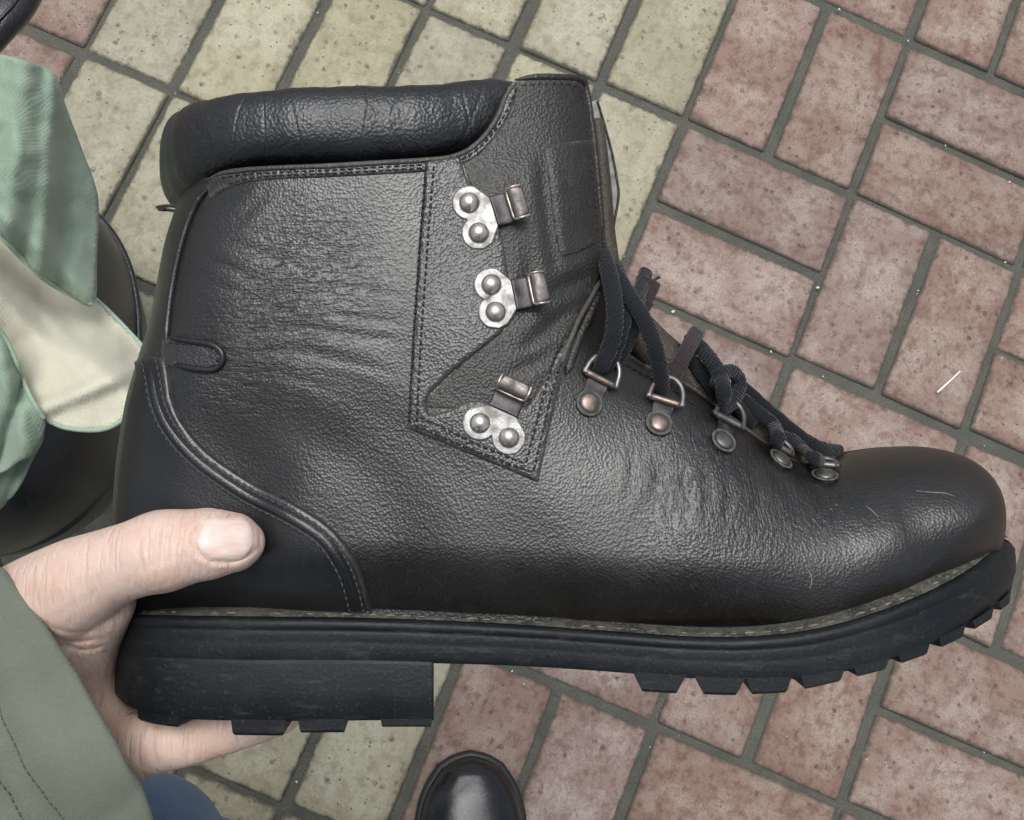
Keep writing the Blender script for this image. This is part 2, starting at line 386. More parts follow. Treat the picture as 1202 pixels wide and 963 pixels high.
def surf(x, y, folds=True):
    Q = np.stack([np.ravel(x), np.ravel(y)], 1).astype(float)
    d2 = ((Q[:, None, :] - CXY[None]) ** 2).sum(2) + 60.0
    wt = d2 ** -1.6; wt /= wt.sum(1)[:, None]
    W, Rb, Rf = (wt @ CTRL[:, 2:]).T
    db, _ = segdist(Q, BACK); df, k = segdist(Q, FRONT)
    h, _ = segdist(Q, BOT)
    yb = np.interp(Q[:, 0], BOT[:, 0], BOT[:, 1])
    h = np.where(Q[:, 1] < yb, 0, h)
    e = FE[k] / W
    z = W * prof(db / Rb, 2.1) * (e + (1 - e) * prof(df / Rf, 2.15))
    tk = 9.5 * (1 - .45 * np.exp(-((Q[:, 0] - 100.0) / 22.0) ** 2) + .25 * np.clip((Q[:, 0] - 125.0) / 25.0, 0, 1)) * (1 - np.clip(h / 24.0, 0, 1)) ** 2
    z = np.maximum(z - tk * np.clip(z / 30.0, 0, 1), 0)
    bulk = np.clip(z / 25.0, 0, 1)
    z = z + bulk * (.18 * np.sin(Q[:, 0] / 11.0 + 1.3 * np.sin(Q[:, 1] / 14.0)) * np.sin(Q[:, 1] / 12.5 + .8 * np.sin(Q[:, 0] / 19.0)) + .08 * np.sin(Q[:, 0] / 5.3 + Q[:, 1] / 6.1 + 2 * np.sin(Q[:, 1] / 17)))
    if folds:
        for P, dep, sg in FOLDS:
            m = (np.abs(Q[:, 0] - P[:, 0].mean()) < np.ptp(P[:, 0]) / 2 + 4 * sg) & (np.abs(Q[:, 1] - P[:, 1].mean()) < np.ptp(P[:, 1]) / 2 + 4 * sg)
            if m.any():
                dd, ii = segdist(Q[m], P); fade = np.sin(np.pi * np.clip((ii + .5) / (len(P) - 1), 0, 1)) ** .6
                z[m] -= dep * np.exp(-(dd / sg) ** 2) * fade - .55 * dep * np.exp(-((dd - 2.1 * sg) / sg) ** 2) * fade
    return z.reshape(np.shape(x))
def onsurf(P, folds=False):                  # photo pixels -> xy on the boot's near surface
    P = np.atleast_2d(np.asarray(P, float)); z = np.full(len(P), 30.0)
    for _ in range(30):
        s = (D - z) / F; x = (P[:, 0] - CX) * s; y = -(P[:, 1] - CY) * s
        z = .5 * z + .5 * surf(x, y, folds)
    return np.stack([x, y], 1)
def normal(x, y, e=.4):
    z0 = surf(x, y); zx = (surf(x + e, y) - surf(x - e, y)) / (2 * e); zy = (surf(x, y + e) - surf(x, y - e)) / (2 * e)
    n = np.stack([-zx, -zy, np.ones_like(zx)], -1); return n / np.linalg.norm(n, axis=-1)[..., None], z0
def fold(px, dep, sg): FOLDS.append((spline(onsurf(px), 40), dep, sg))
_f = []
for px, dep, sg in [
    ([(232, 300), (275, 318), (320, 340), (372, 352)], .5, 1.3), ([(240, 330), (300, 350), (355, 372)], .45, 1.2), ([(262, 282), (330, 305), (400, 318)], .35, 1.3),
    ([(268, 400), (330, 385), (400, 392), (470, 402)], .5, 1.4), ([(275, 415), (340, 412), (410, 425), (468, 440)], .45, 1.3), ([(330, 360), (400, 372), (476, 380)], .4, 1.2), ([(350, 335), (420, 340), (480, 350)], .35, 1.1),
    ([(275, 436), (330, 440), (400, 462)], .35, 1.2), ([(270, 262), (300, 240), (318, 222)], .5, 1.6),
    ([(612, 415), (640, 390), (672, 362)], 1.1, 2.2), ([(640, 345), (668, 335), (700, 318)], 1.1, 2.2), ([(596, 440), (630, 425), (655, 400)], .8, 1.8), ([(636, 180), (640, 240), (648, 300), (652, 322)], 1.0, 2.0), ([(620, 290), (622, 330), (612, 372)], .7, 2.2),
    ([(800, 545), (806, 580), (800, 615)], .45, 1.3), ([(822, 535), (832, 575), (828, 610)], .45, 1.3), ([(848, 545), (856, 580), (850, 610)], .4, 1.3), ([(880, 545), (890, 575), (888, 605)], .5, 1.5), ([(905, 550), (925, 580), (930, 605)], .5, 1.5),
    ([(940, 560), (962, 585), (975, 602)], .6, 1.8), ([(770, 530), (772, 565), (764, 600)], .4, 1.3), ([(742, 525), (742, 560), (735, 590)], .35, 1.2), ([(960, 556), (985, 575), (1005, 585)], .5, 1.6)]:
    _f.append((spline(onsurf(px), 40), dep * (.45 if dep < .7 else .85), sg * (1.15 if dep < .7 else 1)))
FOLDS += _f

# ---------------------------------------------------------------- boot materials
def hc(px, py, z=38): return tuple(loc(px, py, z) / 1000)
BASE_OFF = loc(330, 858, 0) / 1000
def hb(px, py, z=38): return tuple(loc(px, py, z) / 1000 - BASE_OFF)
M_UP = leather('dark_brown_black_leather', (.0064, .0056, .0050), (.0128, .0112, .0100), (.33, .45), .30,
               spec=.8, wr=[(hb(360, 330), .034, (230, 900, 300), (0, 0, -.12), .00026), (hb(300, 400), .03, (230, 900, 300), (0, 0, .1), .00026), (hb(830, 570), .034, (900, 230, 300), (0, 0, .06), .00024), (hb(960, 580), .022, (800, 250, 300), (0, 0, .7), .00024)])
M_COUNTER = leather('black_counter_leather', (.006, .006, .0065), (.010, .010, .0105), (.30, .40), .14, pebble=1200, spec=.65, wearcol=(.045, .042, .038))
M_FACE = leather('grey_worn_leather', (.009, .0085, .008), (.018, .0166, .0152), (.36, .47), .5, spec=.9, wearcol=(.10, .092, .08))
M_SOFT = leather('soft_brown_leather', (.015, .0136, .012), (.027, .024, .0208), (.42, .54), .55, pebble=1100, spec=.6)
M_COLLAR = leather('soft_black_collar_leather', (.006, .007, .0085), (.012, .013, .015), (.36, .48), .42, pebble=950, creases=.2, spec=.7)
M_TONGUE = leather('brown_tongue_leather', (.045, .036, .027), (.075, .06, .045), (.55, .7), .6)
M_THREAD = plain('dark_thread', (.012, .013, .018), .6, 900, .3)
M_TAN = plain('waxed_tan_thread', (.15, .13, .095), .8, 500, .5)
M_PIPE = leather('worn_edge_binding', (.045, .041, .036), (.085, .078, .068), (.45, .6), .5)
M_LINING = plain('grey_lining_felt', (.24, .235, .225), .9, 260, .5, .0006)
M_DARKLIN = plain('dark_lining', (.02, .02, .02), .9, 300)
M_STEEL = metal('worn_steel', (.30, .30, .295), (.20, .185, .175), .38)
M_COPPER = metal('copper_worn_steel', (.30, .23, .195), (.16, .13, .12), .40)
M_RIVET = metal('worn_rivet', (.72, .66, .62), (.50, .42, .38), .22)
M_LIP = metal('grey_hook_steel', (.20, .18, .17), (.12, .11, .105), .42)
M_EDGE = metal('bright_copper_edge', (.50, .42, .37), (.30, .24, .21), .3)
M_DARKMET = metal('dark_steel', (.06, .055, .06), (.12, .11, .11), .4)
M_LACE = cloth('black_cord', (.0045, .0055, .008), (.0095, .0115, .016), .0010, .7, .0004, .00028)
M_LACEEND = cloth('brown_cord', (.032, .023, .025), (.05, .037, .038), .0010, .8, .0004, .00028)
def rubber():
    m, nt, b = newmat('black_rubber'); o = coords(nt)
    n1 = tex(nt, 'ShaderNodeTexNoise', o, Scale=35.0, Detail=6.0, Roughness=.65); n2 = tex(nt, 'ShaderNodeTexNoise', coords(nt, (120, 900, 400)), Scale=1.0, Detail=4.0); n3 = tex(nt, 'ShaderNodeTexNoise', o, Scale=900.0, Detail=3.0)
    c = mixc(nt, ramp(nt, n1.outputs[0], [(.35, 0), (.7, 1)]), (.0062, .0075, .0092), (.0125, .0145, .0172))
    c = mixc(nt, math_(nt, 'MULTIPLY', ramp(nt, n2.outputs[0], [(.55, 0), (.75, 1)]), .15), c, (.04, .042, .042))
    c = mixc(nt, math_(nt, 'MULTIPLY', ramp(nt, n3.outputs[0], [(.6, 0), (.75, 1)]), .3), c, (.10, .095, .08))
    n5 = tex(nt, 'ShaderNodeTexNoise', coords(nt, (60, 260, 160), (0, 0, .3)), Scale=1.0, Detail=5.0, Roughness=.75)
    c = mixc(nt, math_(nt, 'MULTIPLY', ramp(nt, n5.outputs[0], [(.56, 0), (.68, 1)]), .5), c, (.05, .052, .05))
    nt.links.new(c, b.inputs['Base Color']); nt.links.new(ramp(nt, n1.outputs[0], [(.3, .42), (.7, .62)]), b.inputs['Roughness']); b.inputs['Specular IOR Level'].default_value = .28
    bump(nt, b, [(n2.outputs[0], .0004, .12), (n3.outputs[0], .0002, .6)])
    return m
M_RUB = rubber()
def weltmat():
    m, nt, b = newmat('dusty_welt'); o = coords(nt)
    n1 = tex(nt, 'ShaderNodeTexNoise', o, Scale=130.0, Detail=6.0, Roughness=.7); n2 = tex(nt, 'ShaderNodeTexNoise', o, Scale=900.0, Detail=3.0)
    c = mixc(nt, ramp(nt, n1.outputs[0], [(.4, 0), (.6, 1)]), (.026, .025, .021), (.095, .09, .072))
    c = mixc(nt, ramp(nt, n2.outputs[0], [(.55, 0), (.7, 1)]), c, (.15, .14, .115))
    nt.links.new(c, b.inputs['Base Color']); b.inputs['Roughness'].default_value = .85
    bump(nt, b, [(n1.outputs[0], .001, .6), (n2.outputs[0], .0005, .7)]); return m
M_WELT = weltmat()

boot = empty('hiking_boot', HOLD @ Matrix.Translation(tuple(BASE_OFF)), 'large black leather lace-up hiking boot with lugged sole, held sideways by the hand', 'boot')
def bpart(name, V, Fc, mat, parent=None, attr=None, smooth=True):
    return meshobj(name, V, Fc, mat, parent or boot, smooth, attr, .001, BASE_OFF)
# ---- upper shell
def alen(P): return np.r_[0, np.cumsum(np.linalg.norm(np.diff(P, axis=0), axis=1))]
def pathpt(P, keys, s_keys, s):              # walk polyline P so that s_keys land on the points nearest to keys
    L = alen(P); ks = []
    for k in keys: ks.append(L[((P - np.asarray(k)) ** 2).sum(1).argmin()])
    u = np.interp(s, s_keys, ks)
    return np.stack([np.interp(u, L, P[:, i]) for i in range(P.shape[1])], 1)
SK = [0, .15, .3, .45, .6, .72, .8, .9, 1]
botlow = BOT[::-1] + np.array([0, -7.0])
Apoly = np.vstack([botlow, BACK[BACK[:, 1] > botlow[-1, 1]]])
Apoly = resample(Apoly, 500)
Bpoly = resample(FRONT[::-1], 500)
nS, nT = 400, 240
s = np.linspace(0, 1, nS)
A_ = pathpt(Apoly, [loc(1166, 650)[:2], loc(1050, 712, 30)[:2], loc(900, 760, 40)[:2], loc(700, 755, 40)[:2], loc(440, 740, 36)[:2], loc(146, 740)[:2], loc(143, 560)[:2], loc(188, 370)[:2], loc(226, 222)[:2]], SK, s)
B_ = pathpt(Bpoly, [loc(1160, 690)[:2], loc(1120, 533)[:2], loc(960, 545, 6)[:2], loc(830, 471, 12)[:2], loc(746, 424, 13)[:2], loc(712, 345, 13)[:2], loc(709, 280, 14)[:2], loc(701, 180, 16)[:2], loc(690, 95, 16)[:2]], SK, s)
TOPPX = [(226, 222), (246, 208), (275, 200), (330, 196), (400, 193), (500, 187), (538, 181), (562, 165), (580, 140), (592, 112), (604, 96), (625, 91), (660, 91), (680, 93), (690, 97)]
top = onsurf(TOPPX); top[0] = A_[-1]; top[-1] = B_[-1]
TOP = spline(top, 200)
t = .5 - .5 * np.cos(np.pi * np.linspace(0, 1, nT)); t = .5 * t + .5 * np.linspace(0, 1, nT)
Tt = resample(TOP, 400)[np.clip((t * 399).astype(int), 0, 399)]
TL = alen(TOP); Tt = np.stack([np.interp(t * TL[-1], TL, TOP[:, i]) for i in (0, 1)], 1)
Pg = (1 - t)[None, :, None] * A_[:, None] + t[None, :, None] * B_[:, None]
corr = Tt - ((1 - t)[:, None] * A_[-1] + t[:, None] * B_[-1])
Pg = Pg + (np.clip((s - .72) / .28, 0, 1) ** 2)[:, None, None] * corr[None]
Zg = surf(Pg[..., 0], Pg[..., 1])
Vn = np.concatenate([Pg, Zg[..., None]], 2)
nf = gridfaces(nS, nT)
cs_, ct_ = slice(None, None, 3), slice(None, None, 3)
Vfar = Vn[cs_, ct_].copy(); Vfar[..., 2] *= -1; n1, n2 = Vfar.shape[:2]
up = bpart('upper', Vn.reshape(-1, 3), nf, M_UP)
recalc(up)
upf = bpart('upper', Vfar.reshape(-1, 3), gridfaces(n1, n2), M_UP); recalc(upf)
for o in (up, upf): setp(o, 'dark grained leather side of the boot' if o is up else 'far leather side of the boot')
# lining that closes the shaft below the collar
Lt = Tt[8:-4:4]; Lz = surf(Lt[:, 0], Lt[:, 1]) - 1.5
rows = np.stack([np.stack([Lt[:, 0], Lt[:, 1] - 5 - 16 * (1 - k ** 2), Lz * k], 1) for k in np.linspace(-1, 1, 15)], 0)
o = bpart('lining', rows.reshape(-1, 3), gridfaces(15, len(Lt)), M_DARKLIN)

# ---- draped panels
def inpoly(Q, P):
    x, y = Q[:, 0], Q[:, 1]; c = np.zeros(len(Q), bool); n = len(P)
    for i in range(n):
        x1, y1 = P[i]; x2, y2 = P[(i + 1) % n]
        if y1 == y2: continue
        c ^= ((y1 > y) != (y2 > y)) & (x < (x2 - x1) * (y - y1) / (y2 - y1) + x1)
    return c
def drape(name, px, th, mat, free=None, step=1.5, soft=.9, wearw=1.2, sink=.4, zf=None, mirror=False, parent=None, smoothpx=False):
    """leather panel laid over the boot: outline in photo pixels cast onto the surface; free = px polyline of edges that show a cut edge."""
    px = np.asarray(px, float)
    B = onsurf(px)
    B = np.vstack([B, B[:1]]); L = alen(B); n = max(24, int(L[-1] / 1.1))
    if smoothpx: B = spline(B[:-1], n, closed=True)[:-1]
    else:
        u = np.linspace(0, L[-1], n, endpoint=False); u = np.unique(np.r_[u, L[:-1]])
        u = u[np.r_[True, np.diff(u) > .25]]
        B = np.stack([np.interp(u, L, B[:, i]) for i in (0, 1)], 1)
    Fp = np.vstack([B, B[:1]]) if free is None else resample(onsurf(free), 150)
    x0, y0 = B.min(0); x1, y1 = B.max(0)
    gx, gy = np.meshgrid(np.arange(x0, x1, step), np.arange(y0, y1, step * .866)); gx[1::2] += step / 2
    G = np.stack([gx.ravel(), gy.ravel()], 1); G = G[inpoly(G, B)]
    dB, _ = segdist(G, np.vstack([B, B[:1]])); G = G[dB > 1.25]
    Bc = np.vstack([B, B[:1]]); Tn = np.gradient(Bc, axis=0)[:-1]; Nn = np.stack([-Tn[:, 1], Tn[:, 0]], 1); Nn /= np.linalg.norm(Nn, axis=1)[:, None] + 1e-9
    if not inpoly(B + Nn * .2, B).mean() > .5: Nn = -Nn
    ins = []
    for dd in (.3, .75):
        I = B + Nn * dd; k = inpoly(I, B); di, _ = segdist(I, Bc); ins.append(I[k & (di > dd * .8)])
    allp = np.vstack([B] + ins + [G]); nb = len(B)
    r = geometry.delaunay_2d_cdt([Vector(p) for p in allp], [(i, (i + 1) % nb) for i in range(nb)], [], 1, 1e-4)
    Q = np.array([(v.x, v.y) for v in r[0]]); Fc = [tuple(f) for f in r[2]]
    d, _ = segdist(Q, Fp)
    nn, z = normal(Q[:, 0], Q[:, 1])
    off = -sink + (th + sink) * prof(d / soft)
    if zf is not None: off = off + zf(Q)
    V = np.concatenate([Q, z[:, None]], 1) + nn * off[:, None]
    wear = np.exp(-(d / wearw) ** 2)
    if mirror:
        V2 = V * np.array([1, 1, -1]); Fc = Fc + [tuple(i + len(V) for i in f[::-1]) for f in Fc]; V = np.vstack([V, V2]); wear = np.r_[wear, wear]
    o = bpart(name, V, Fc, mat, parent, wear); recalc(o)
    # outward normals
    if o.data.polygons[len(Q) // 2 % len(o.data.polygons)].normal.z < 0 and not mirror: o.data.flip_normals()
    return o
def stitches(name, px, pitch=2.4, ln=1.8, r=.33, off=.9, mat=None, parent=None, smooth=True):
    P = onsurf(px); P = spline(P, 400) if smooth else resample(P, 400)
    L = alen(P); n = int(L[-1] / pitch); mb = MB()
    for k in range(n):
        u = np.linspace(k * pitch + .1, k * pitch + .1 + ln, 5); q = np.stack([np.interp(u, L, P[:, i]) for i in (0, 1)], 1)
        nn, z = normal(q[:, 0], q[:, 1]); o_ = off + np.array([-.45, .05, .15, .05, -.45])
        C = np.concatenate([q, z[:, None]], 1) + nn * o_[:, None]
        V, Fc = tube(C, [r * .6, r, r, r, r * .6], [r * .6, r, r, r, r * .6], 6, up=nn[2]); mb.add(V, Fc)
    o = bpart(name, np.vstack(mb.V), mb.F, mat or M_THREAD, parent); setp(o, kind='stuff'); return o
def surftube(name, px, r, off, mat, parent=None, n=160, rb=None, smooth=True, seg=10):
    P = onsurf(px); P = spline(P, n) if smooth else resample(P, n); nn, z = normal(P[:, 0], P[:, 1])
    C = np.concatenate([P, z[:, None]], 1) + nn * off
    tpr = np.clip(np.minimum(np.arange(n), np.arange(n)[::-1]) / (n * .09), .12, 1) ** .6
    V, Fc = tube(C, r * tpr, (rb or r) * tpr, seg); return bpart(name, V, Fc, mat, parent)

# heel counter
cedge = [(163, 424), (176, 418), (196, 420), (200, 440), (204, 468), (216, 496), (245, 530), (295, 565), (345, 590), (390, 620), (415, 652), (428, 682), (438, 722)]
ccurve = np.vstack([cedge[:3], spline(cedge[2:], 60)])
backpx = [(140.6, 722), (139.2, 690), (139.2, 650), (145.2, 560), (156.2, 480), (166, 440)]
cnt = drape('heel_counter', np.vstack([ccurve, backpx]), 1.7, M_COUNTER, free=ccurve, soft=1.0)
def offpx(P, dist):                          # shift a px polyline sideways
    P = np.asarray(P, float); T = np.gradient(P, axis=0); T /= np.linalg.norm(T, axis=1)[:, None]
    return P + np.stack([-T[:, 1], T[:, 0]], 1) * dist
main = spline(cedge[2:], 60)
M_THREADB = plain('grey_thread', (.05, .052, .058), .6, 900, .3)
for d_ in (8, 24):
    surftube('stitch_groove', offpx(main, d_), .55, 1.45, M_THREAD, cnt, rb=.45); stitches('stitching', offpx(main, d_), off=1.85, parent=cnt, mat=M_THREADB, r=.3)
def ridge(Q):
    return 0 * Q[:, 0]
surftube('piping', offpx(main, 16.5), 1.5, 1.45, M_COUNTER, cnt, rb=.5)
# hook facing with notch
fpoly = [(499, 190), (541, 184), (546, 205), (556, 222), (580, 243), (590, 280), (598, 330), (601, 372), (588, 392), (560, 414), (530, 438), (505, 462), (500, 474), (504, 487), (528, 482), (548, 471), (566, 470), (590, 478), (618, 476), (634, 452), (650, 420), (664, 396), (674, 399),
         (660, 440), (648, 490), (632, 567), (556, 535), (478, 503), (482, 430), (488, 345), (494, 260)]
fac = drape('hook_facing', fpoly, 1.75, M_FACE, soft=.9, wearw=.8)
for dx in (6, 15):
    stitches('stitching', [(494 + dx, 196), (488 + dx, 270), (483 + dx, 345), (478 + dx, 430), (475 + dx, 496 + dx * .35)], off=1.8, parent=fac, r=.38)
for k, dy in enumerate((-7, -16)):
    stitches('stitching', [(486 + k * 8, 505 + dy), (560, 537 + dy), (628 - k * 7, 566 + dy - 3)], off=1.8, parent=fac, smooth=False, r=.38)
    stitches('stitching', [(626 - k * 9, 553 - k * 9), (640 - k * 9, 490), (652 - k * 9, 440), (665 - k * 6, 400)], off=1.8, parent=fac, r=.38)
flap = drape('flap', np.vstack([spline([(541, 186), (563, 167), (583, 140), (594, 113), (606, 97)], 20), [(625, 93), (660, 93), (681, 96)], spline([(687, 105), (694, 150), (699, 195), (704, 250), (706, 290), (705, 320), (698, 335), (683, 364), (668, 394), (655, 425), (640, 470)], 30), [(560, 481), (500, 480), (500, 470), (560, 408), (596, 385), (596, 330), (584, 280), (572, 246), (550, 215)]]), .35, M_SOFT, soft=.6, wearw=.5)
setp(flap, 'soft brownish leather flap and bellows beside the lacing')
# throat edge binding of the vamp (pale worn edge)
tb = surftube('throat_binding', [(655, 432), (668, 396), (684, 362), (701, 330)], .95, 1.3, M_PIPE, rb=1.1)
surftube('throat_edge', [(664, 440), (676, 402), (690, 370), (704, 338)], 1.5, .6, M_SOFT, rb=1.2)
stitches('stitching', [(700, 404), (728, 424), (762, 444), (795, 462), (820, 480)], off=.35, r=.3)
surftube('vamp_edge', [(716, 396), (742, 421), (775, 438), (806, 452), (832, 471), (866, 496), (894, 517), (938, 544), (966, 543)], .9, -.1, M_PIPE, rb=.8)
# collar band under the roll
cb = [(243, 214), (260, 205), (285, 201), (330, 198), (400, 195), (500, 189), (538, 183), (563, 167), (583, 140), (594, 113), (606, 97)]
cbo = [(606, 112), (597, 138), (577, 168), (548, 192), (500, 202), (400, 208), (330, 211), (290, 215), (262, 224), (246, 236)]
band = drape('collar_band', np.vstack([spline(cb, 70), spline(cbo, 60)]), .9, M_FACE, soft=.8, wearw=.8)
surftube('piping', cb, .9, .7, M_PIPE, band, rb=.9)
stitches('stitching', [(q[0] + 2, q[1] + 5) for q in cb[1:-2]], off=1.0, parent=band, r=.3); stitches('stitching', [(606, 104), (592, 136), (572, 165), (544, 188), (500, 198), (400, 204), (330, 207), (292, 211), (264, 219)], off=1.0, parent=band, r=.3)
# top hem of the flap and its patch
hem = [(604, 94), (625, 91), (660, 91), (681, 94), (688, 104), (695, 150), (700, 195), (705, 250), (708, 290)]
fl = surftube('flap_hem', hem, 1.1, .1, M_SOFT, rb=1.0)
stitches('stitching', [(612, 101), (640, 99), (676, 102), (684, 115), (690, 155), (695, 200), (699, 245), (702, 280)], off=.25, r=.3)
patch = drape('flap_patch', [(637, 172), (660, 168), (694, 165), (699, 205), (703, 250), (704, 284), (680, 296), (657, 303), (650, 270), (645, 225)], 1.1, M_SOFT, soft=.7, wearw=.5)
stitches('stitching', [(688, 172), (693, 210), (697, 250), (698, 280)], off=1.05, parent=patch, r=.25)
mb = MB()
M_SCUFF = plain('pale_scuff', (.20, .19, .17), .8, 900, .4)
for q in ([(1074, 576), (1090, 578), (1108, 579), (1122, 583)], [(1016, 594), (1024, 600), (1031, 608)], [(948, 668), (953, 680), (950, 692)], [(1090, 600), (1096, 598)], [(735, 505), (738, 512), (736, 522)]):
    P = spline(onsurf(q), 24); nn, z = normal(P[:, 0], P[:, 1]); w_ = .17 * np.sin(np.linspace(.15, 3.0, 24))
    V, Fc = tube(np.concatenate([P, z[:, None]], 1) + nn * .02, w_ + .03, w_ * .5 + .02, 6); mb.add(V, Fc)
setp(bpart('scuff_mark', np.vstack(mb.V), mb.F, M_SCUFF), kind='stuff')
# back strip, tab and pull loop
bs = surftube('back_piping', [(196, 408), (198, 380), (203, 340), (211, 300), (222, 262), (234, 236), (246, 222)], 1.3, .4, M_COUNTER)
tab = drape('heel_tab', spline([(193, 396), (225, 399), (250, 403), (263, 412), (265, 425), (255, 436), (236, 437), (210, 431), (192, 428)], 50, closed=True)[:-1], .7, M_FACE, soft=1.4)
surftube('piping', [(200, 397), (226, 401), (250, 405), (261, 413), (262, 424), (254, 433), (236, 434), (206, 429)], 1.0, .9, M_COUNTER, tab, rb=.9)
stitches('stitching', [(200, 403), (228, 405), (250, 410), (257, 419), (250, 430), (228, 430), (203, 424)], off=.8, parent=tab, r=.3)
P = spline([loc(224, 258, 4), loc(214, 247, 6), loc(202, 242, 6), loc(189, 243, 3), loc(190, 246, -3), loc(205, 248, -5), loc(222, 258, -4)], 50)
V, Fc = tube(P, .55, 1.6, 8, up=(0, 0, 1)); bpart('pull_loop', V, Fc, M_PIPE)
# padded collar: near side, round the back, far side
cp = [(606, 118, 20, 6, 7), (585, 128, 23, 10, 9), (556, 138, 27, 11.5, 10), (500, 147, 32, 12.4, 11), (430, 150, 35, 12.6, 11.5), (350, 152, 36, 12.4, 11.5), (290, 158, 33, 12.6, 11.5), (250, 171, 25, 14.5, 11), (227, 186, 13, 16.5, 10), (220, 193, 0, 17, 9.0)]
pts = [np.r_[loc(a, b, z), rv, rh] for a, b, z, rv, rh in cp]
pts = pts + [p * np.array([1, 1, -1, 1, 1]) for p in pts[-2::-1]]
S = spline(pts, 260)
wob = 1 + .006 * np.sin(np.arange(260) * .9) + .012 * np.sin(np.arange(260) * .37 + 1) + .01 * np.sin(np.arange(260) * .13)
V, Fc = tube(S[:, :3], S[:, 4] * wob, S[:, 3] * wob, 40, up=(0, 1, 0), sq=2.5); collar = bpart('padded_collar', V, Fc, M_COLLAR)
setp(collar, 'padded black leather collar roll')
# tongue and lining of the far flap
tp = [(698, 150, -2, 3, 13), (704, 215, -2, 3.5, 14), (708, 290, 0, 4.5, 14), (714, 340, 0, 6.5, 14), (742, 388, 0, 8, 14), (784, 428, 0, 8, 13), (835, 466, 0, 7.5, 12), (886, 506, 0, 6.5, 10), (935, 538, 0, 5, 8), (980, 545, 0, 3, 4)]
S = spline([np.r_[loc(a, b, z), r1, r2] for a, b, z, r1, r2 in tp], 90)
V, Fc = tube(S[:, :3], S[:, 3], S[:, 4], 24, up=(0, 0, 1), sq=2.6); bpart('tongue', V, Fc, M_TONGUE)
fp = [(694, 120, -8), (703, 150, -10), (711, 180, -10), (717, 212, -9), (719, 232, -8), (714, 262, -7), (709, 295, -6)]
S = spline([loc(*p) for p in fp], 40); S = S - np.array([.2, 0, 0]); V, Fc = tube(S, 2.8, .9, 10, up=(0.2, 0, 1)); bpart('far_flap_lining', V, Fc, M_LINING)
S2 = S + np.array([2.4, 0.4, 0]); V, Fc = tube(S2, .5, 1.2, 8, up=(0, 0, 1)); bpart('far_flap_hem', V, Fc, M_SOFT)

# ---- sole
ST = [(134, 722, 770, 0), (135.5, 722, 770, 8), (141, 722, 771, 16), (152, 723, 772, 24), (175, 724, 773, 32), (220, 725, 775, 37.5), (300, 726, 777, 40), (400, 727, 777, 39.5), (500, 730, 779, 39), (600, 735, 782, 41), (700, 742, 788, 45), (800, 749, 796, 49), (870, 750, 799, 51),
      (940, 744, 797, 51), (1000, 731, 787, 49.5), (1060, 711, 770, 46), (1110, 689, 749, 40), (1145, 669, 731, 31), (1168, 651, 717, 21.5), (1182, 638, 706, 11), (1188, 632, 700, 4), (1189, 631, 698, 0)]
EDT = spline([loc(a, b, z) for a, b, c, z in ST], 300); EDB = spline([loc(a, c, z) for a, b, c, z in ST], 300)
EDT[:, 2] = np.clip(EDT[:, 2], 0, None); EDB[:, 2] = EDT[:, 2]
# common stations: force the bottom edge to share x,z with the top edge
xb = EDB[:, 0]; EDB = np.stack([EDT[:, 0], np.interp(EDT[:, 0], xb, EDB[:, 1]), EDT[:, 2]], 1)
Tn = np.gradient(EDT, axis=0); No = np.stack([-Tn[:, 2] * 0 - Tn[:, 2], 0 * Tn[:, 0], Tn[:, 0]], 1); No /= np.linalg.norm(No, axis=1)[:, None]   # outward in plan
prf = [(0.0, -1.6), (.03, -.35), (.08, .25), (.14, .33), (.2, .35), (.24, .0), (.27, -.25), (.31, -.08), (.36, .0), (.50, .0), (.545, -.1), (.59, .0), (.93, 0), (1.0, -.5)]
tw = (np.clip((EDT[:, 0] - loc(1080, 0, 40)[0]) / 28.0, 0, 1) ** 1.5)[:, None]
rowsV = [EDT + (EDB - EDT) * f + No * (o_ + tw * (1.0 - 5.0 * max(0, 1 - f / .3) ** 2 - 3.5 * max(0, (f - .7) / .3) ** 2)) for f, o_ in prf]
def mirrored_strip(rows):
    """rows: near side edge loops, top to bottom -> closed slab with the far side mirrored"""
    n = len(rows[0]); V = []; Fc = []
    R = np.stack(rows); Fm = R.copy(); Fm[..., 2] *= -1
    ring = np.concatenate([R, Fm[::-1]], 0); m = len(ring)         # around the section: near top->bottom, far bottom->top
    return ring.reshape(-1, 3), gridfaces(m, n, wrapn=True), n
V, Fc, _ = mirrored_strip(rowsV); sole = bpart('outsole', V, Fc, M_RUB); recalc(sole); setp(sole, 'black rubber outsole')
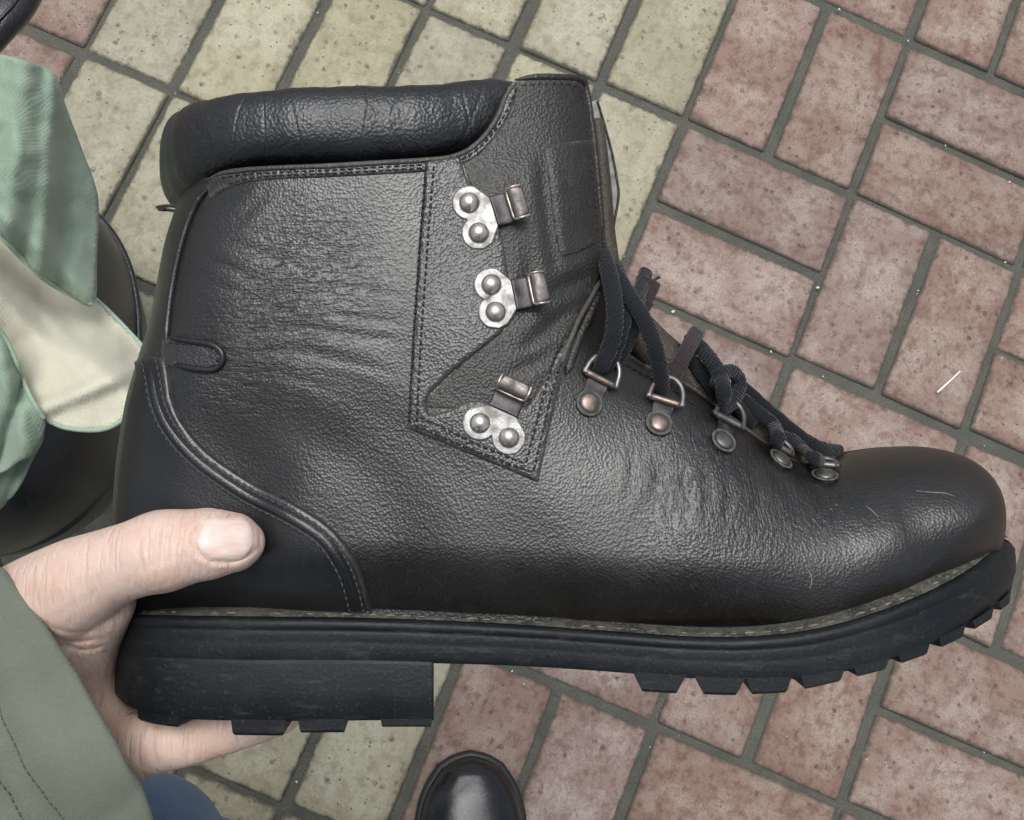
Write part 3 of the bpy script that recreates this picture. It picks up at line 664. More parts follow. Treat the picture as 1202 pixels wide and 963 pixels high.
# welt on top of the slab and its stitches
wr_ = 1.0 + 0.5 * np.clip((EDT[:, 0] - loc(900, 0, 50)[0]) / 55, 0, 1)
inner = EDT - No * 9; wel = [EDT - No * 1.9 + np.array([0, .25, 0]), EDT - No * 3.0 + np.array([0, .9, 0]), EDT - No * 6.0 + np.stack([0 * wr_, .8 + wr_ * .65, 0 * wr_], 1), inner + np.stack([0 * wr_, .8 + wr_, 0 * wr_], 1)]
for q in wel: q[:, 2] = np.clip(q[:, 2], 0, None)
R = np.stack(wel); Rm = R.copy(); Rm[..., 2] *= -1
welt = bpart('welt', R.reshape(-1, 3), gridfaces(4, 300), M_WELT); recalc(welt)
bpart('welt', Rm.reshape(-1, 3), gridfaces(4, 300), M_WELT)
mb = MB(); L = alen(EDT)
for k in range(int(L[-1] / 5.2)):
    if rng.random() < .3: continue
    u = k * 5.2 + rng.normal(0, .4) + np.linspace(0, 2.6 + rng.random() * 1.6, 5); q = np.stack([np.interp(u, L, (EDT - No * 3.4)[:, i]) for i in range(3)], 1)
    q[:, 1] += .75 + np.array([-.3, .1, .2, .1, -.3]) + rng.normal(0, .12); V, Fc = tube(q, [.3, .45, .5, .45, .3], .4, 6, up=(0, 1, 0)); mb.add(V, Fc)
setp(bpart('welt_stitching', np.vstack(mb.V), mb.F, M_TAN, welt), kind='stuff')
# heel block
hx = loc(510, 800, 39)[0]
hk = EDB[:, 0] <= hx; hb_t = EDB[hk]; hno = No[hk]
hbot = np.array([loc(300, y, 39)[1] for y in (846,)])[0]
hbt = [hb_t + np.array([0, 1.5, 0]) - hno * .4]
for f, o_ in ((.04, .1), (.5, .0), (.96, .1), (1.0, -.4)):
    q = hb_t.copy(); q[:, 1] = hb_t[:, 1] + (hbot - hb_t[:, 1]) * f; hbt.append(q + hno * o_)
V, Fc, n = mirrored_strip(hbt)
V[:, 0] -= np.where(V[:, 2] < 0, 9.0, 0) * np.clip((V[:, 0] - hx + 40) / 40, 0, 1) * np.clip(-V[:, 2] / 39, 0, 1) + np.where(V[:, 2] >= 0, 4.5, 0) * np.clip((V[:, 0] - hx + 40) / 40, 0, 1) * np.clip(1 - V[:, 2] / 39, 0, 1)
m_ = len(hbt) * 2; fr = [k * n + n - 1 for k in range(m_)]
heel = bpart('heel_block', V, Fc + [tuple(fr)], M_RUB); recalc(heel)
for p in heel.data.polygons:
    if len(p.vertices) > 4: p.use_smooth = False
YB = np.array([(740, 812), (800, 815), (860, 817), (920, 814), (949, 809), (984, 801), (1035, 788), (1089, 769), (1129, 750), (1164, 728), (1190, 706)], float)
YT = np.array([(700, 784), (800, 792), (870, 795), (940, 793), (1000, 783), (1060, 766), (1110, 745), (1145, 727), (1168, 712), (1187, 694)], float)
def lug(px0, px1, ytop, ybot, taper, parent, depth=17.0, flat=False):
    """rubber lug under the rim of the sole between two photo columns"""
    e = EDB
    pe = CX + e[:, 0] * F / (D - e[:, 2])
    for sg in (1, -1):
        res = []
        for f_, tp_ in ((0, 0), (.45, taper * .5), (.85, taper * .95), (1.0, taper + 1.5)):
            pxs = np.linspace(px0 + tp_, px1 - tp_, 5)
            E_ = np.stack([np.interp(pxs, pe, e[:, i]) for i in range(3)], 1); n_ = np.stack([np.interp(pxs, pe, No[:, i]) for i in range(3)], 1)
            s_ = (D - E_[:, 2]) / F
            if flat: s_ = np.full(5, (D - 39.0) / F); yv = np.full(5, ytop + (ybot - ytop) * f_)
            else: yv = np.interp(pxs, YT[:, 0], YT[:, 1]) * (1 - f_) + np.interp(pxs, YB[:, 0], YB[:, 1]) * f_
            Y = -(yv - CY) * s_
            o1 = E_ - n_ * (.05 if f_ < 1 else .6); o1[:, 1] = Y
            i1 = E_ - n_ * depth; i1[:, 1] = Y; i1[:, 2] = np.clip(i1[:, 2], .5, None)
            res.append(np.concatenate([o1, i1[::-1]], 0))
        R = np.stack(res); R[..., 2] *= sg
        if flat and sg < 0: R[..., 0] -= 9.5 * np.clip((R[..., 0] - hx + 40) / 40, 0, 1)
        if flat and sg > 0: R[..., 0] -= 4.5 * np.clip((R[..., 0] - hx + 40) / 40, 0, 1) * np.clip(1 - R[..., 2] / 39, 0, 1)
        Fc = gridfaces(4, 10, wrap=True); nv = 30
        for a in range(4): Fc.append((nv + a, nv + a + 1, nv + 8 - a, nv + 9 - a))
        o = bpart('lug', R.reshape(-1, 3), Fc, M_RUB, parent, smooth=False); recalc(o)
for a in [(160, 211, 838, 857, 2), (270, 336, 838, 863, 3), (349, 408, 838, 860, 3), (446, 508, 838, 854, 2)]: lug(*a, heel, flat=True)
for a, b, tp_ in [(742, 806, 11), (814, 876, 11), (876, 930, 6), (940, 992, 5), (1002, 1045, 5), (1054, 1093, 5), (1102, 1134, 4), (1142, 1167, 3), (1174, 1187, 2)]: lug(a, b, 0, 0, tp_, sole)

# ---- hooks, rings, laces
def frame(px, toward):
    """4x4 (mm) on the surface: origin at px, y axis towards px 'toward', z the surface normal"""
    q = onsurf([px, toward]); nn, z = normal(q[:, 0], q[:, 1], 1.5)
    o = np.r_[q[0], z[0]]; t_ = np.r_[q[1], z[1]] - o; n_ = nn[0]
    y = t_ - n_ * t_.dot(n_); y /= np.linalg.norm(y); x = np.cross(y, n_)
    return np.stack([x, y, n_], 1), o
def xf(V, fr): return np.asarray(V, float) @ fr[0].T + fr[1]
def dome(r, h, n=20, k=6, base=0.0):
    V = [(0, 0, base + h)]; Fc = []
    for i in range(1, k + 1):
        a = i / k * math.pi / 2; rr = r * math.sin(a) ; zz = base + h * math.cos(a)
        for j in range(n): V.append((rr * math.cos(2 * math.pi * j / n), rr * math.sin(2 * math.pi * j / n), zz))
    for j in range(n): V.append((r * 1.02 * math.cos(2 * math.pi * j / n), r * 1.02 * math.sin(2 * math.pi * j / n), base - 1.2))
    for j in range(n): Fc.append((0, 1 + j, 1 + (j + 1) % n))
    for i in range(k):
        for j in range(n): Fc.append((1 + i * n + j, 1 + (i + 1) * n + j, 1 + (i + 1) * n + (j + 1) % n, 1 + i * n + (j + 1) % n))
    return V, Fc
def sheet(outline, z0, z1, bev=.45):
    n = len(outline); O = np.asarray(outline, float); c = O.mean(0)
    T = np.roll(O, -1, 0) - np.roll(O, 1, 0); Nn = np.stack([T[:, 1], -T[:, 0]], 1); Nn /= np.linalg.norm(Nn, axis=1)[:, None]
    V = [np.c_[O, np.full(n, z0)], np.c_[O, np.full(n, z1 - bev)], np.c_[O - Nn * bev * .3, np.full(n, z1 - bev * .3)], np.c_[O - Nn * bev, np.full(n, z1)]]
    Fc = gridfaces(4, n, wrap=True); Fc.append(tuple(range(3 * n, 4 * n)))
    return np.vstack(V), Fc
def lace_hook(r1, r2, tip, label):
    mid = ((r1[0] + r2[0]) / 2, (r1[1] + r2[1]) / 2)
    fr = frame(mid, tip); base = 1.2
    q = onsurf([r1, r2]); ln = np.linalg.norm(q[1] - q[0]) / 2
    ox = (np.r_[q[0], surf(q[:1, 0], q[:1, 1])] - fr[1]) @ fr[0]; sgn = 1 if ox[0] > 0 else -1; dy = ox[1] * sgn
    rl = 5.5
    out = []
    for a in np.linspace(-35, -158, 30): out.append((ln + rl * math.cos(R_(a)), dy + rl * math.sin(R_(a))))
    out = out[:]
    for a in np.linspace(-22, -215, 34): out.append((-ln + rl * math.cos(R_(a)), -dy + rl * math.sin(R_(a))))
    out += [(-4.9, 6.6), (-4.6, 7.6), (4.6, 7.6), (4.9, 6.6), (ln + rl * math.cos(R_(35)), dy + rl * math.sin(R_(35))), (ln + rl, dy)]
    # keep outline order counter-clockwise
    O = np.array(out); ar = .5 * np.sum(O[:, 0] * np.roll(O[:, 1], -1) - O[:, 1] * np.roll(O[:, 0], -1))
    if ar < 0: O = O[::-1]
    V, Fc = sheet(O, base - 1.0, base + 1.1)
    pl = bpart('lace_hook', xf(V, fr), Fc, M_STEEL, smooth=False); recalc(pl); setp(pl, label)
    # neck and lip: bent strip
    yz = spline([(6.5, 1.5), (9.0, .9), (11.5, .9), (12.4, 2.0), (12.3, 3.8), (13.0, 4.9), (14.8, 5.2), (16.8, 4.8)], 26)
    for nm, sl, mt in (('hook_neck', slice(0, 14), M_DARKMET), ('hook_lip', slice(12, 26), M_LIP)):
        c = yz[sl]; P = np.array([(0, y, z + base) for y, z in c]); wd = np.full(len(P), 5.0)
        if nm == 'hook_lip': wd = 5.0 - .9 * np.linspace(0, 1, len(P)) ** 4
        V, Fc = tube(P, wd, .55, 16, up=(0, -.3, 1), sq=5.0); o = bpart(nm, xf(V, fr), Fc, mt, pl); recalc(o)
    e_ = yz[20]; E1 = yz[25]
    ed = spline([(-4.9, E1[0], E1[1] + base - .2), (-5.0, e_[0], e_[1] + base + .1), (-4.7, yz[16][0] - .2, yz[16][1] + base + .2), (-3.6, yz[15][0] - .45, yz[15][1] + base + .3), (0, yz[15][0] - .5, yz[15][1] + base + .3), (3.6, yz[15][0] - .45, yz[15][1] + base + .3), (4.7, yz[16][0] - .2, yz[16][1] + base + .2), (5.0, e_[0], e_[1] + base + .1), (4.9, E1[0], E1[1] + base - .2)], 50)
    V, Fc = tube(ed, .55, .55, 8); bpart('hook_edge', xf(V, fr), Fc, M_EDGE, pl)
    for s_ in (-1, 1):
        V, Fc = dome(3.3, 2.6, base=base + 1.3); V = np.array(V) + np.array([s_ * ln, s_ * dy, 0]); o = bpart('rivet', xf(V, fr), Fc, M_RIVET, pl); recalc(o)
lace_hook((551, 240), (562, 275), (606, 243), 'topmost lace hook')
lace_hook((576, 336), (581, 368), (630, 344), 'middle lace hook')
lace_hook((563, 497), (597, 514), (601, 459), 'lowest lace hook')
def lace_ring(rv, bar, wd, label, ringh=9.5, mat=M_STEEL, rmat=None):
    fr = frame(rv, bar); q = onsurf([rv, bar]); dist = max(5.0, np.linalg.norm(q[1] - q[0]))
    # leather-coloured metal clip from the rivet to the bar
    out = [(3.9 * math.cos(R_(a)), 3.9 * math.sin(R_(a)) * 1.05) for a in np.linspace(-200, 20, 22)] + [(wd * .62, dist * .62), (wd * .66, dist + .4), (-wd * .66, dist + .4), (-wd * .62, dist * .62)]
    O = np.array(out); ar = .5 * np.sum(O[:, 0] * np.roll(O[:, 1], -1) - O[:, 1] * np.roll(O[:, 0], -1))
    if ar < 0: O = O[::-1]
    V, Fc = sheet(O, -.4, 1.1, .4); clip = bpart('lace_ring', xf(V, fr), Fc, M_DARKMET, smooth=False); recalc(clip); setp(clip, label)
    V, Fc = dome(3.2, 1.05, base=1.2); o = bpart('rivet', xf(V, fr), Fc, rmat or M_COPPER, clip); recalc(o)
    V, Fc = tube(np.array([(4.0 * math.cos(a), 4.0 * math.sin(a), 1.0) for a in np.linspace(0, 2 * math.pi, 28, endpoint=False)]), .55, .35, 6, closed=True); bpart('rivet_washer', xf(V, fr), Fc, M_VERD, clip)
    a = np.linspace(-.12, math.pi + .12, 24)
    arc = [(wd * math.cos(x), dist + .6 + ringh * max(0, math.sin(x)) ** .8 * .9, 1.9 + .5 * math.sin(max(0, min(math.pi, x)))) for x in a]
    P = spline(np.array(arc), 70, closed=True)[:-1]
    V, Fc = tube(P, .85, .85, 10, closed=True); o = bpart('ring', xf(V, fr), Fc, mat, clip); recalc(o)
    Pb = np.array([(x, dist + .5, 1.9) for x in np.linspace(-wd * .92, wd * .92, 8)]); V, Fc = tube(Pb, 1.15, 1.15, 10); o = bpart('ring_bar', xf(V, fr), Fc, rmat or M_COPPER, clip); recalc(o)
M_VERD = plain('greenish_brass_washer', (.075, .085, .07), .6, 600, .5)
lace_ring((691, 474), (702, 447), 5.6, 'lace ring nearest the ankle')
lace_ring((773, 498), (779, 472), 5.5, 'second lace ring from the ankle')
lace_ring((848, 519), (851, 492), 5.2, 'middle lace ring', 9.5, M_LIP, M_LIP)
lace_ring((915, 541), (915, 524), 4.2, 'fourth lace ring from the ankle', 5, M_LIP, M_LIP)
lace_ring((968, 560), (966, 545), 4.2, 'lace ring nearest the toe', 4, M_LIP, M_LIP)
def lace(pts, wa=4.0, wb=1.7, mat=None, name='lace', n=70):
    wa *= .86; wb *= .86
    def pt(p):
        if len(p) == 3: return loc(*p)
        q = onsurf([p[:2]])[0]; return loc(p[0], p[1], float(surf(q[:1], q[1:])[0]) + p[2])
    S = spline([pt(p) for p in pts], n); wob = 1 + .03 * rng.normal(size=n); wob[:10] *= np.linspace(.72, 1, 10)
    V, Fc = tube(S, wa * wob, wb * wob, 14, up=(.15, .1, 1), sq=2.4); return bpart(name, V, Fc, mat or M_LACE)
lace([(703, 438, -3, 's'), (706, 430, 4.5, 's'), (714, 412, 9, 's'), (721, 388, 38), (721, 355, 35), (715, 322, 29), (708, 300, 21), (700, 282, 9)], 3.4, 2.9)
lace([(712, 440, -3, 's'), (724, 425, 1, 's'), (742, 388, 28), (748, 360, 20), (752, 340, 8), (758, 320, -6)], 3.0, 2.2)
lace([(777, 464, -3, 's'), (777, 453, 5.5, 's'), (771, 415, 38), (757, 378, 36), (737, 345, 31), (718, 314, 24), (708, 296, 12)], 3.1, 2.8)
lace([(749, 372, 6), (755, 350, 4), (764, 330, 2)], 4.6, 2.6, M_LACEEND, 'lace_end', 24)
for q in [((764, 331, 2), (775, 325, 3)), ((760, 331, 2), (754, 322, 2)), ((762, 331, 2), (764, 323, 4))]:
    V, Fc = tube(resample([loc(*q[0]), loc(*q[1])], 4), .45, .45, 6); bpart('lace_fray', V, Fc, M_LACEEND)
lace([(782, 462, -2, 's'), (793, 438, 2, 's'), (806, 412, 22), (818, 390, 15)], 3.2, 2.0, M_LACEEND, 'lace_end', 40)
lace([(704, 438, -2, 's'), (717, 424, 5, 's'), (727, 398, 34), (733, 372, 31), (733, 345, 26), (724, 318, 18), (712, 298, 8)], 2.9, 2.6)
lace([(760, 385, 4), (790, 408, 8), (812, 424, 12), (835, 452, 16), (858, 470, 16), (885, 498, 14)], 2.9, 2.6)
lace([(808, 395, 6), (822, 408, 12), (836, 425, 20), (846, 444, 26), (850, 464, 6, 's'), (850, 482, -3, 's')], 3.1, 2.3)
lace([(838, 455, 27), (846, 440, 25), (860, 437, 20), (868, 450, 16), (862, 470, 22), (846, 482, 28)], 2.9, 2.2)
lace([(855, 452, 12), (872, 470, 14), (892, 486, 15), (908, 500, 15), (914, 514, 3, 's'), (913, 522, -3, 's')], 3.0, 2.2)
lace([(862, 445, 0), (890, 472, 2), (918, 496, 6), (940, 514, 8), (962, 526, 6), (985, 531, -2)], 3.0, 2.3)
lace([(908, 512, 18), (926, 515, 15), (940, 526, 12), (955, 537, 3, 's'), (964, 543, -2, 's')], 2.7, 2.0)

# ================================================================ PERSON: hand, sleeve, jeans, shoes (one thing)
def skinmat():
    m, nt, b = newmat('skin'); o = coords(nt)
    n1 = tex(nt, 'ShaderNodeTexNoise', o, Scale=70.0, Detail=4.0); n2 = tex(nt, 'ShaderNodeTexNoise', o, Scale=600.0, Detail=3.0)
    v = tex(nt, 'ShaderNodeTexVoronoi', o, feature='DISTANCE_TO_EDGE', Scale=1050.0)
    c = mixc(nt, ramp(nt, n1.outputs[0], [(.35, 0), (.65, 1)]), (.70, .48, .385), (.78, .61, .52))
    c = mixc(nt, math_(nt, 'MULTIPLY', ramp(nt, n1.outputs[0], [(.52, 0), (.72, 1)]), .4), c, (.62, .28, .22))
    nt.links.new(c, b.inputs['Base Color']); b.inputs['Roughness'].default_value = .48
    b.inputs['Subsurface Weight'].default_value = .12; b.inputs['Subsurface Radius'].default_value = (.006, .0025, .0015); b.inputs['Subsurface Scale'].default_value = .6
    wr = tex(nt, 'ShaderNodeTexNoise', coords(nt, (500, 60, 120), (0, 0, .15)), Scale=1.0, Detail=2.0)
    bump(nt, b, [(ramp(nt, v.outputs['Distance'], [(0, 0), (.08, 1)]), .00009, .8), (n2.outputs[0], .0002, .5), (ramp(nt, wr.outputs[0], [(.3, 0), (.5, 1)]), .00045, .7)])
    return m
def nailmat():
    m, nt, b = newmat('nail'); b.inputs['Roughness'].default_value = .36
    n0 = tex(nt, 'ShaderNodeTexNoise', coords(nt), Scale=160.0, Detail=3.0); nt.links.new(mixc(nt, ramp(nt, n0.outputs[0], [(.35, 0), (.65, 1)]), (.74, .54, .47), (.80, .66, .60)), b.inputs['Base Color'])
    b.inputs['Subsurface Weight'].default_value = .1; b.inputs['Subsurface Radius'].default_value = (.004, .002, .001)
    n = tex(nt, 'ShaderNodeTexNoise', coords(nt, (60, 900, 300)), Scale=1.0, Detail=2.0); bump(nt, b, [(n.outputs[0], .0003, .7), (n0.outputs[0], .0006, .6)])
    return m
M_SKIN = skinmat(); M_NAIL = nailmat()
M_JACKET = cloth('olive_jacket_cotton', (.145, .16, .122), (.19, .205, .16), .0008, .92, .002)
M_JTHREAD = plain('olive_thread', (.085, .092, .07), .9, 600)
M_JEANS = cloth('blue_denim', (.05, .10, .18), (.10, .17, .27), .0018, .92, .002)
M_DTHREAD = plain('pale_denim_thread', (.20, .26, .32), .9, 600)
PROOT = Vector((-.10, -.62, 0.0))
person = empty('person', Matrix.Translation(PROOT), 'person in olive jacket and jeans whose hand grips the boot heel', 'person')
H3 = np.array(HOLD)
def hw(V):                                    # hold frame (mm) -> place (m)
    V = np.asarray(V, float) * .001; return V @ H3[:3, :3].T + H3[:3, 3]
def ppart(name, Vw, Fc, mat, parent=None, attr=None, smooth=True):
    return meshobj(name, Vw, Fc, mat, parent or person, smooth, attr, 1.0, np.array(PROOT))
uvs = bmesh.new(); bmesh.ops.create_icosphere(uvs, subdivisions=3, radius=1.0); SV = np.array([v.co for v in uvs.verts]); SF = [[v.index for v in f.verts] for f in uvs.faces]; uvs.free()
mb = MB()
def chain(pts, dense=True):
    Q = spline([np.r_[loc(a, b, z), r] for a, b, z, r in pts], max(6, 5 * len(pts)))
    V, Fc = tube(Q[:, :3], Q[:, 3], Q[:, 3], 20); mb.add(V, Fc)
    for q in (Q[0], Q[-1]): mb.add(SV * q[3] + q[:3], SF)
def ball(a, b, z, r, sc=(1, 1, 1)): mb.add(SV * r * np.array(sc) + loc(a, b, z), SF)
# thumb along the near side of the heel
chain([(272, 637, 47.5, 9.6), (252, 638, 48.5, 11.2), (226, 641, 49, 11.6), (192, 647, 49.5, 13.1), (160, 656, 47.5, 12.2), (126, 668, 44, 12.8), (88, 688, 37, 15.5), (25, 729, 14, 19.5), (-50, 780, 0, 20)])
ball(283, 637, 46.5, 7.6)
# web and thenar
chain([(112, 705, 30, 13), (98, 745, 18, 13), (92, 785, 8, 13), (95, 825, 2, 14)])
chain([(60, 730, 24, 17), (55, 790, 8, 20), (70, 840, -5, 19)])
chain([(-60, 810, -4, 23), (0, 815, -4, 22), (60, 830, -6, 20), (110, 862, -2, 15)])
# index finger under the heel, then the others behind it
chain([(95, 840, -2, 15), (140, 876, 9, 12.5), (180, 873, 14, 10.6), (220, 866, 13, 9.6), (250, 858, 10, 9.4), (290, 848, 4, 8.7), (330, 838, -4, 7.4)])
chain([(80, 835, -18, 15), (130, 862, -14, 12), (180, 858, -14, 10), (225, 848, -16, 9.6), (280, 836, -20, 9), (330, 826, -26, 7.8)])
chain([(70, 825, -34, 14), (125, 846, -34, 11.5), (180, 838, -36, 9.6), (230, 828, -40, 9), (275, 818, -46, 7.8)])
chain([(60, 815, -48, 13), (115, 828, -52, 10.5), (160, 818, -56, 8.6), (200, 806, -60, 7.8), (232, 796, -64, 7)])
chain([(60, 840, -10, 18), (60, 825, -45, 14)])
tmp = meshobj('tmp', np.vstack(mb.V), mb.F, None)
rm = tmp.modifiers.new('r', 'REMESH'); rm.mode = 'VOXEL'; rm.voxel_size = .0008
sm = tmp.modifiers.new('s', 'SMOOTH'); sm.iterations = 14; sm.factor = .5
dg = bpy.context.evaluated_depsgraph_get(); me = tmp.evaluated_get(dg).to_mesh()
HV = np.array([v.co for v in me.vertices]) * 1000; HF = [tuple(p.vertices) for p in me.polygons]
bpy.data.objects.remove(tmp)
# skin folds: grooves cut along lines seen on the thumb joint and the web
HN = None
def groove(V, P, dep, sg, zmin):
    P = spline([loc(a, b, z) for a, b, z in P], 30); m = V[:, 2] > zmin
    d, ii = segdist(V[m][:, :2], P[:, :2]); fade = np.sin(np.pi * np.clip((ii + .5) / 29, 0, 1)) ** .5
    V[m, 2] -= dep * np.exp(-(d / sg) ** 2) * fade
for P, dep, sg, zm in [([(206, 612, 58), (203, 635, 60), (206, 660, 58)], 1.0, .6, 45), ([(196, 612, 58), (192, 640, 60), (194, 668, 58)], 1.2, .7, 45), ([(184, 615, 58), (180, 640, 60), (184, 668, 58)], 1.1, .7, 45), ([(172, 620, 58), (169, 645, 58), (174, 672, 56)], .6, .7, 42),
                       ([(70, 735, 35), (95, 748, 30), (133, 742, 25)], .9, .9, 8), ([(82, 752, 32), (104, 760, 28), (134, 752, 22)], .8, .8, 8), ([(60, 722, 40), (90, 735, 36), (128, 733, 28)], .5, .9, 8), ([(176, 855, 25), (178, 880, 25), (184, 905, 25)], .9, .9, 0), ([(222, 850, 22), (222, 875, 22), (220, 896, 22)], .9, .9, 0)]:
    groove(HV, P, dep, sg, zm)
nb0 = [(265 + 37 * math.cos(a) * (1 - .1 * abs(math.sin(a))), 633 + 28.5 * math.sin(a)) for a in np.linspace(.6, 5.7, 30)]
d_, _ = segdist(HV[:, :2], np.array([loc(a, b, 58)[:2] for a, b in nb0])); m_ = HV[:, 2] > 44
HV[m_, 2] -= .75 * np.exp(-(d_[m_] / .55) ** 2) - .30 * np.exp(-((d_[m_] - 1.9) / .9) ** 2)
hand = ppart('hand', hw(HV), HF, M_SKIN); setp(hand, 'hand with thumb across the boot heel and fingers under the sole')
from mathutils.bvhtree import BVHTree
bvh = BVHTree.FromPolygons([Vector(v) for v in HV], HF)
# thumb nail: plate laid on the thumb
na, nb_ = 22, 18; NV = []; ok = True
for i in range(na):
    a = -1 + 2 * i / (na - 1)
    for j in range(nb_):
        b = -1 + 2 * j / (nb_ - 1)
        wy = (1 - max(0, (abs(a) - .55) / .45) ** 2 * .42)
        px = 265 + 35 * a * (1 - .16 * b * b); py = 633 + 26.5 * b * wy - 1.5 * a + .8 * math.sin(5 * a)
        o0 = Vector((0, 0, D)); d0 = (Vector(loc(px, py, 0)) - o0).normalized()
        hit = bvh.ray_cast(o0, d0)
        e = max(abs(a), abs(b)); lift = .55 - .75 * max(0, (e - .86) / .14) ** 2
        NV.append(np.array(hit[0] + hit[1] * lift) if hit[0] else loc(px, py, 50))
NV = np.array(NV)
g = NV.reshape(na, nb_, 3)
for _ in range(3): g[1:-1, 1:-1] = .5 * g[1:-1, 1:-1] + .125 * (g[:-2, 1:-1] + g[2:, 1:-1] + g[1:-1, :-2] + g[1:-1, 2:])
nail = ppart('thumb_nail', hw(g.reshape(-1, 3)), gridfaces(na, nb_), M_NAIL, hand); recalc(nail)
# ---- sleeve (a sheared tube with hem) running on to the shoulder
axis_px = [(91, 822, 3), (14, 867, 0), (-70, 914, -8), (-250, 1035, -25), (-480, 1200, -60)]
AW = [Vector(hw(loc(*p))) for p in axis_px] + [Vector((-.42, -.36, .86)), Vector((-.39, -.42, 1.08)), Vector((-.31, -.44, 1.28)), Vector((-.16, -.44, 1.38))]
ra_ = [.062, .063, .064, .060, .062, .066, .068, .074, .080]; rb_ = [.046, .048, .050, .052, .055, .060, .066, .072, .080]
S = spline([np.r_[np.array(p), a, b] for p, a, b in zip(AW, ra_, rb_)], 400)
# finer stations near the cuff
zc = np.array(H3[:3, 2]); nph = 120
Tn = np.gradient(S[:, :3], axis=0); Tn /= np.linalg.norm(Tn, axis=1)[:, None]
Ls = alen(S[:, :3])
def sleeve_ring(l, dr=0.0, tw=0.0):
    c = np.array([np.interp(l, Ls, S[:, i]) for i in range(5)]); T = np.array([np.interp(l, Ls, Tn[:, i]) for i in range(3)]); T /= np.linalg.norm(T)
    up_ = zc - T * zc.dot(T); up_ /= np.linalg.norm(up_); ax = np.cross(T, up_)
    out = []
    for k in range(nph):
        ph = 2 * math.pi * k / nph
        se = lambda v: math.copysign(abs(v) ** .70, v)
        p = c[:3] + ax * (c[3] + dr) * se(math.cos(ph)) + up_ * (c[4] + dr) * se(math.sin(ph)) - T * .032 * math.sin(ph) * math.exp(-l / .2)
        nrm = ax * math.cos(ph) + up_ * math.sin(ph)
        q = Vector((math.cos(ph) * 1.3, math.sin(ph) * 1.3, l * 16)); cr = min(1, .25 + l / .05)
        wv = mnoise.noise(q * 1.5) * .010 * cr + mnoise.noise(Vector((math.cos(ph) * 2.5 + l * 22, math.sin(ph) * 2.5, l * 34))) * .0065 * cr + mnoise.noise(Vector((math.cos(ph) * 6, math.sin(ph) * 6, l * 60))) * .0020
        wv += .0022 * math.exp(-((l - .026) / .007) ** 2) * mnoise.noise(Vector((math.cos(ph) * 14, math.sin(ph) * 14, l * 60))) * 1.6 + .0022 * math.exp(-((l - .05) / .02) ** 2) * mnoise.noise(Vector((math.cos(ph) * 8, math.sin(ph) * 8, l * 18)))
        out.append(p + nrm * wv)
    return out
prfl = [(.010, -.0042), (.004, -.004), (.0012, -.0028), (0, -.0012), (.0006, .0002), (.002, .0010), (.006, .0012), (.014, .0012), (.0205, .0012), (.0216, -.0004), (.0226, -.0006), (.0238, .0008), (.0262, .0009), (.0276, -.0005), (.0290, -.0010)]
ls = [(l, d) for l, d in prfl] + [(l, 0) for l in np.r_[np.linspace(.033, .25, 66), np.linspace(.26, Ls[-1], 50)]]
RV = np.array([sleeve_ring(l, d) for l, d in ls]); 
jk = ppart('jacket_sleeve', RV.reshape(-1, 3), gridfaces(len(ls), nph, wrap=True), M_JACKET); recalc(jk); setp(jk, 'olive cotton jacket sleeve with double stitched cuff hem')
for l in (.0215, .0275):
    r_ = np.array(sleeve_ring(l, .0000)); r_ = np.vstack([r_, r_[:1]]); L = alen(r_); mb = MB()
    for k in range(int(L[-1] / .0024)):
        u = k * .0024 + np.linspace(0, .0018, 4); q = np.stack([np.interp(u, L, r_[:, i]) for i in range(3)], 1)
        V, Fc = tube(q, [.00015, .0003, .0003, .00015], [.00015, .0003, .0003, .00015], 6); mb.add(V, Fc)
    setp(ppart('cuff_stitching', np.vstack(mb.V), mb.F, M_JTHREAD, jk), kind='stuff')
# ---- jacket body and jeans: the person stands at the lower edge of the picture
def wtube(pts, n=60, seg=40, up=(0, 1, 0), nz=.008, fr=5.0):
    Q = spline([np.r_[np.array(p[:3]), p[3], p[4]] for p in pts], n); V, Fc = tube(Q[:, :3], Q[:, 3], Q[:, 4], seg, up=up)
    W = np.array([np.array(v) * (1, 1, 1) + np.array(mnoise.noise_vector(Vector(v) * fr)) * nz + np.array(mnoise.noise_vector(Vector(v) * fr * 3.1)) * nz * .4 for v in V])
    return W, Fc
V, Fc = wtube([(-.02, -.60, .80, .20, .14), (-.02, -.58, .95, .205, .145), (-.02, -.54, 1.12, .215, .15), (-.02, -.48, 1.28, .235, .145), (-.02, -.42, 1.42, .21, .12), (-.02, -.37, 1.51, .11, .085), (-.02, -.35, 1.55, .075, .07)], 60, 48)
jb = ppart('jacket', V, Fc, M_JACKET); recalc(jb); jk.parent = person
kn = ground(128, 1078, .50)
for side, (hip, knee, ank) in enumerate([((-.13, -.66, .86), tuple(kn), (kn.x - .02, kn.y - .10, .10)), ((.07, -.66, .86), (.04, -.60, .48), (-.035, -.60, .10))]):
    V, Fc = wtube([(hip[0], hip[1], .90, .10, .11), (*hip, .098, .11), ((hip[0] + knee[0]) / 2, (hip[1] + knee[1]) / 2, (hip[2] + knee[2]) / 2, .084, .09), (*knee, .068, .07), ((ank[0] + knee[0]) / 2, (ank[1] + knee[1]) / 2, (ank[2] + knee[2]) / 2, .068, .066), (*ank, .07, .075)], 70, 40)
    lg = ppart('jeans_leg', V, Fc, M_JEANS); recalc(lg)
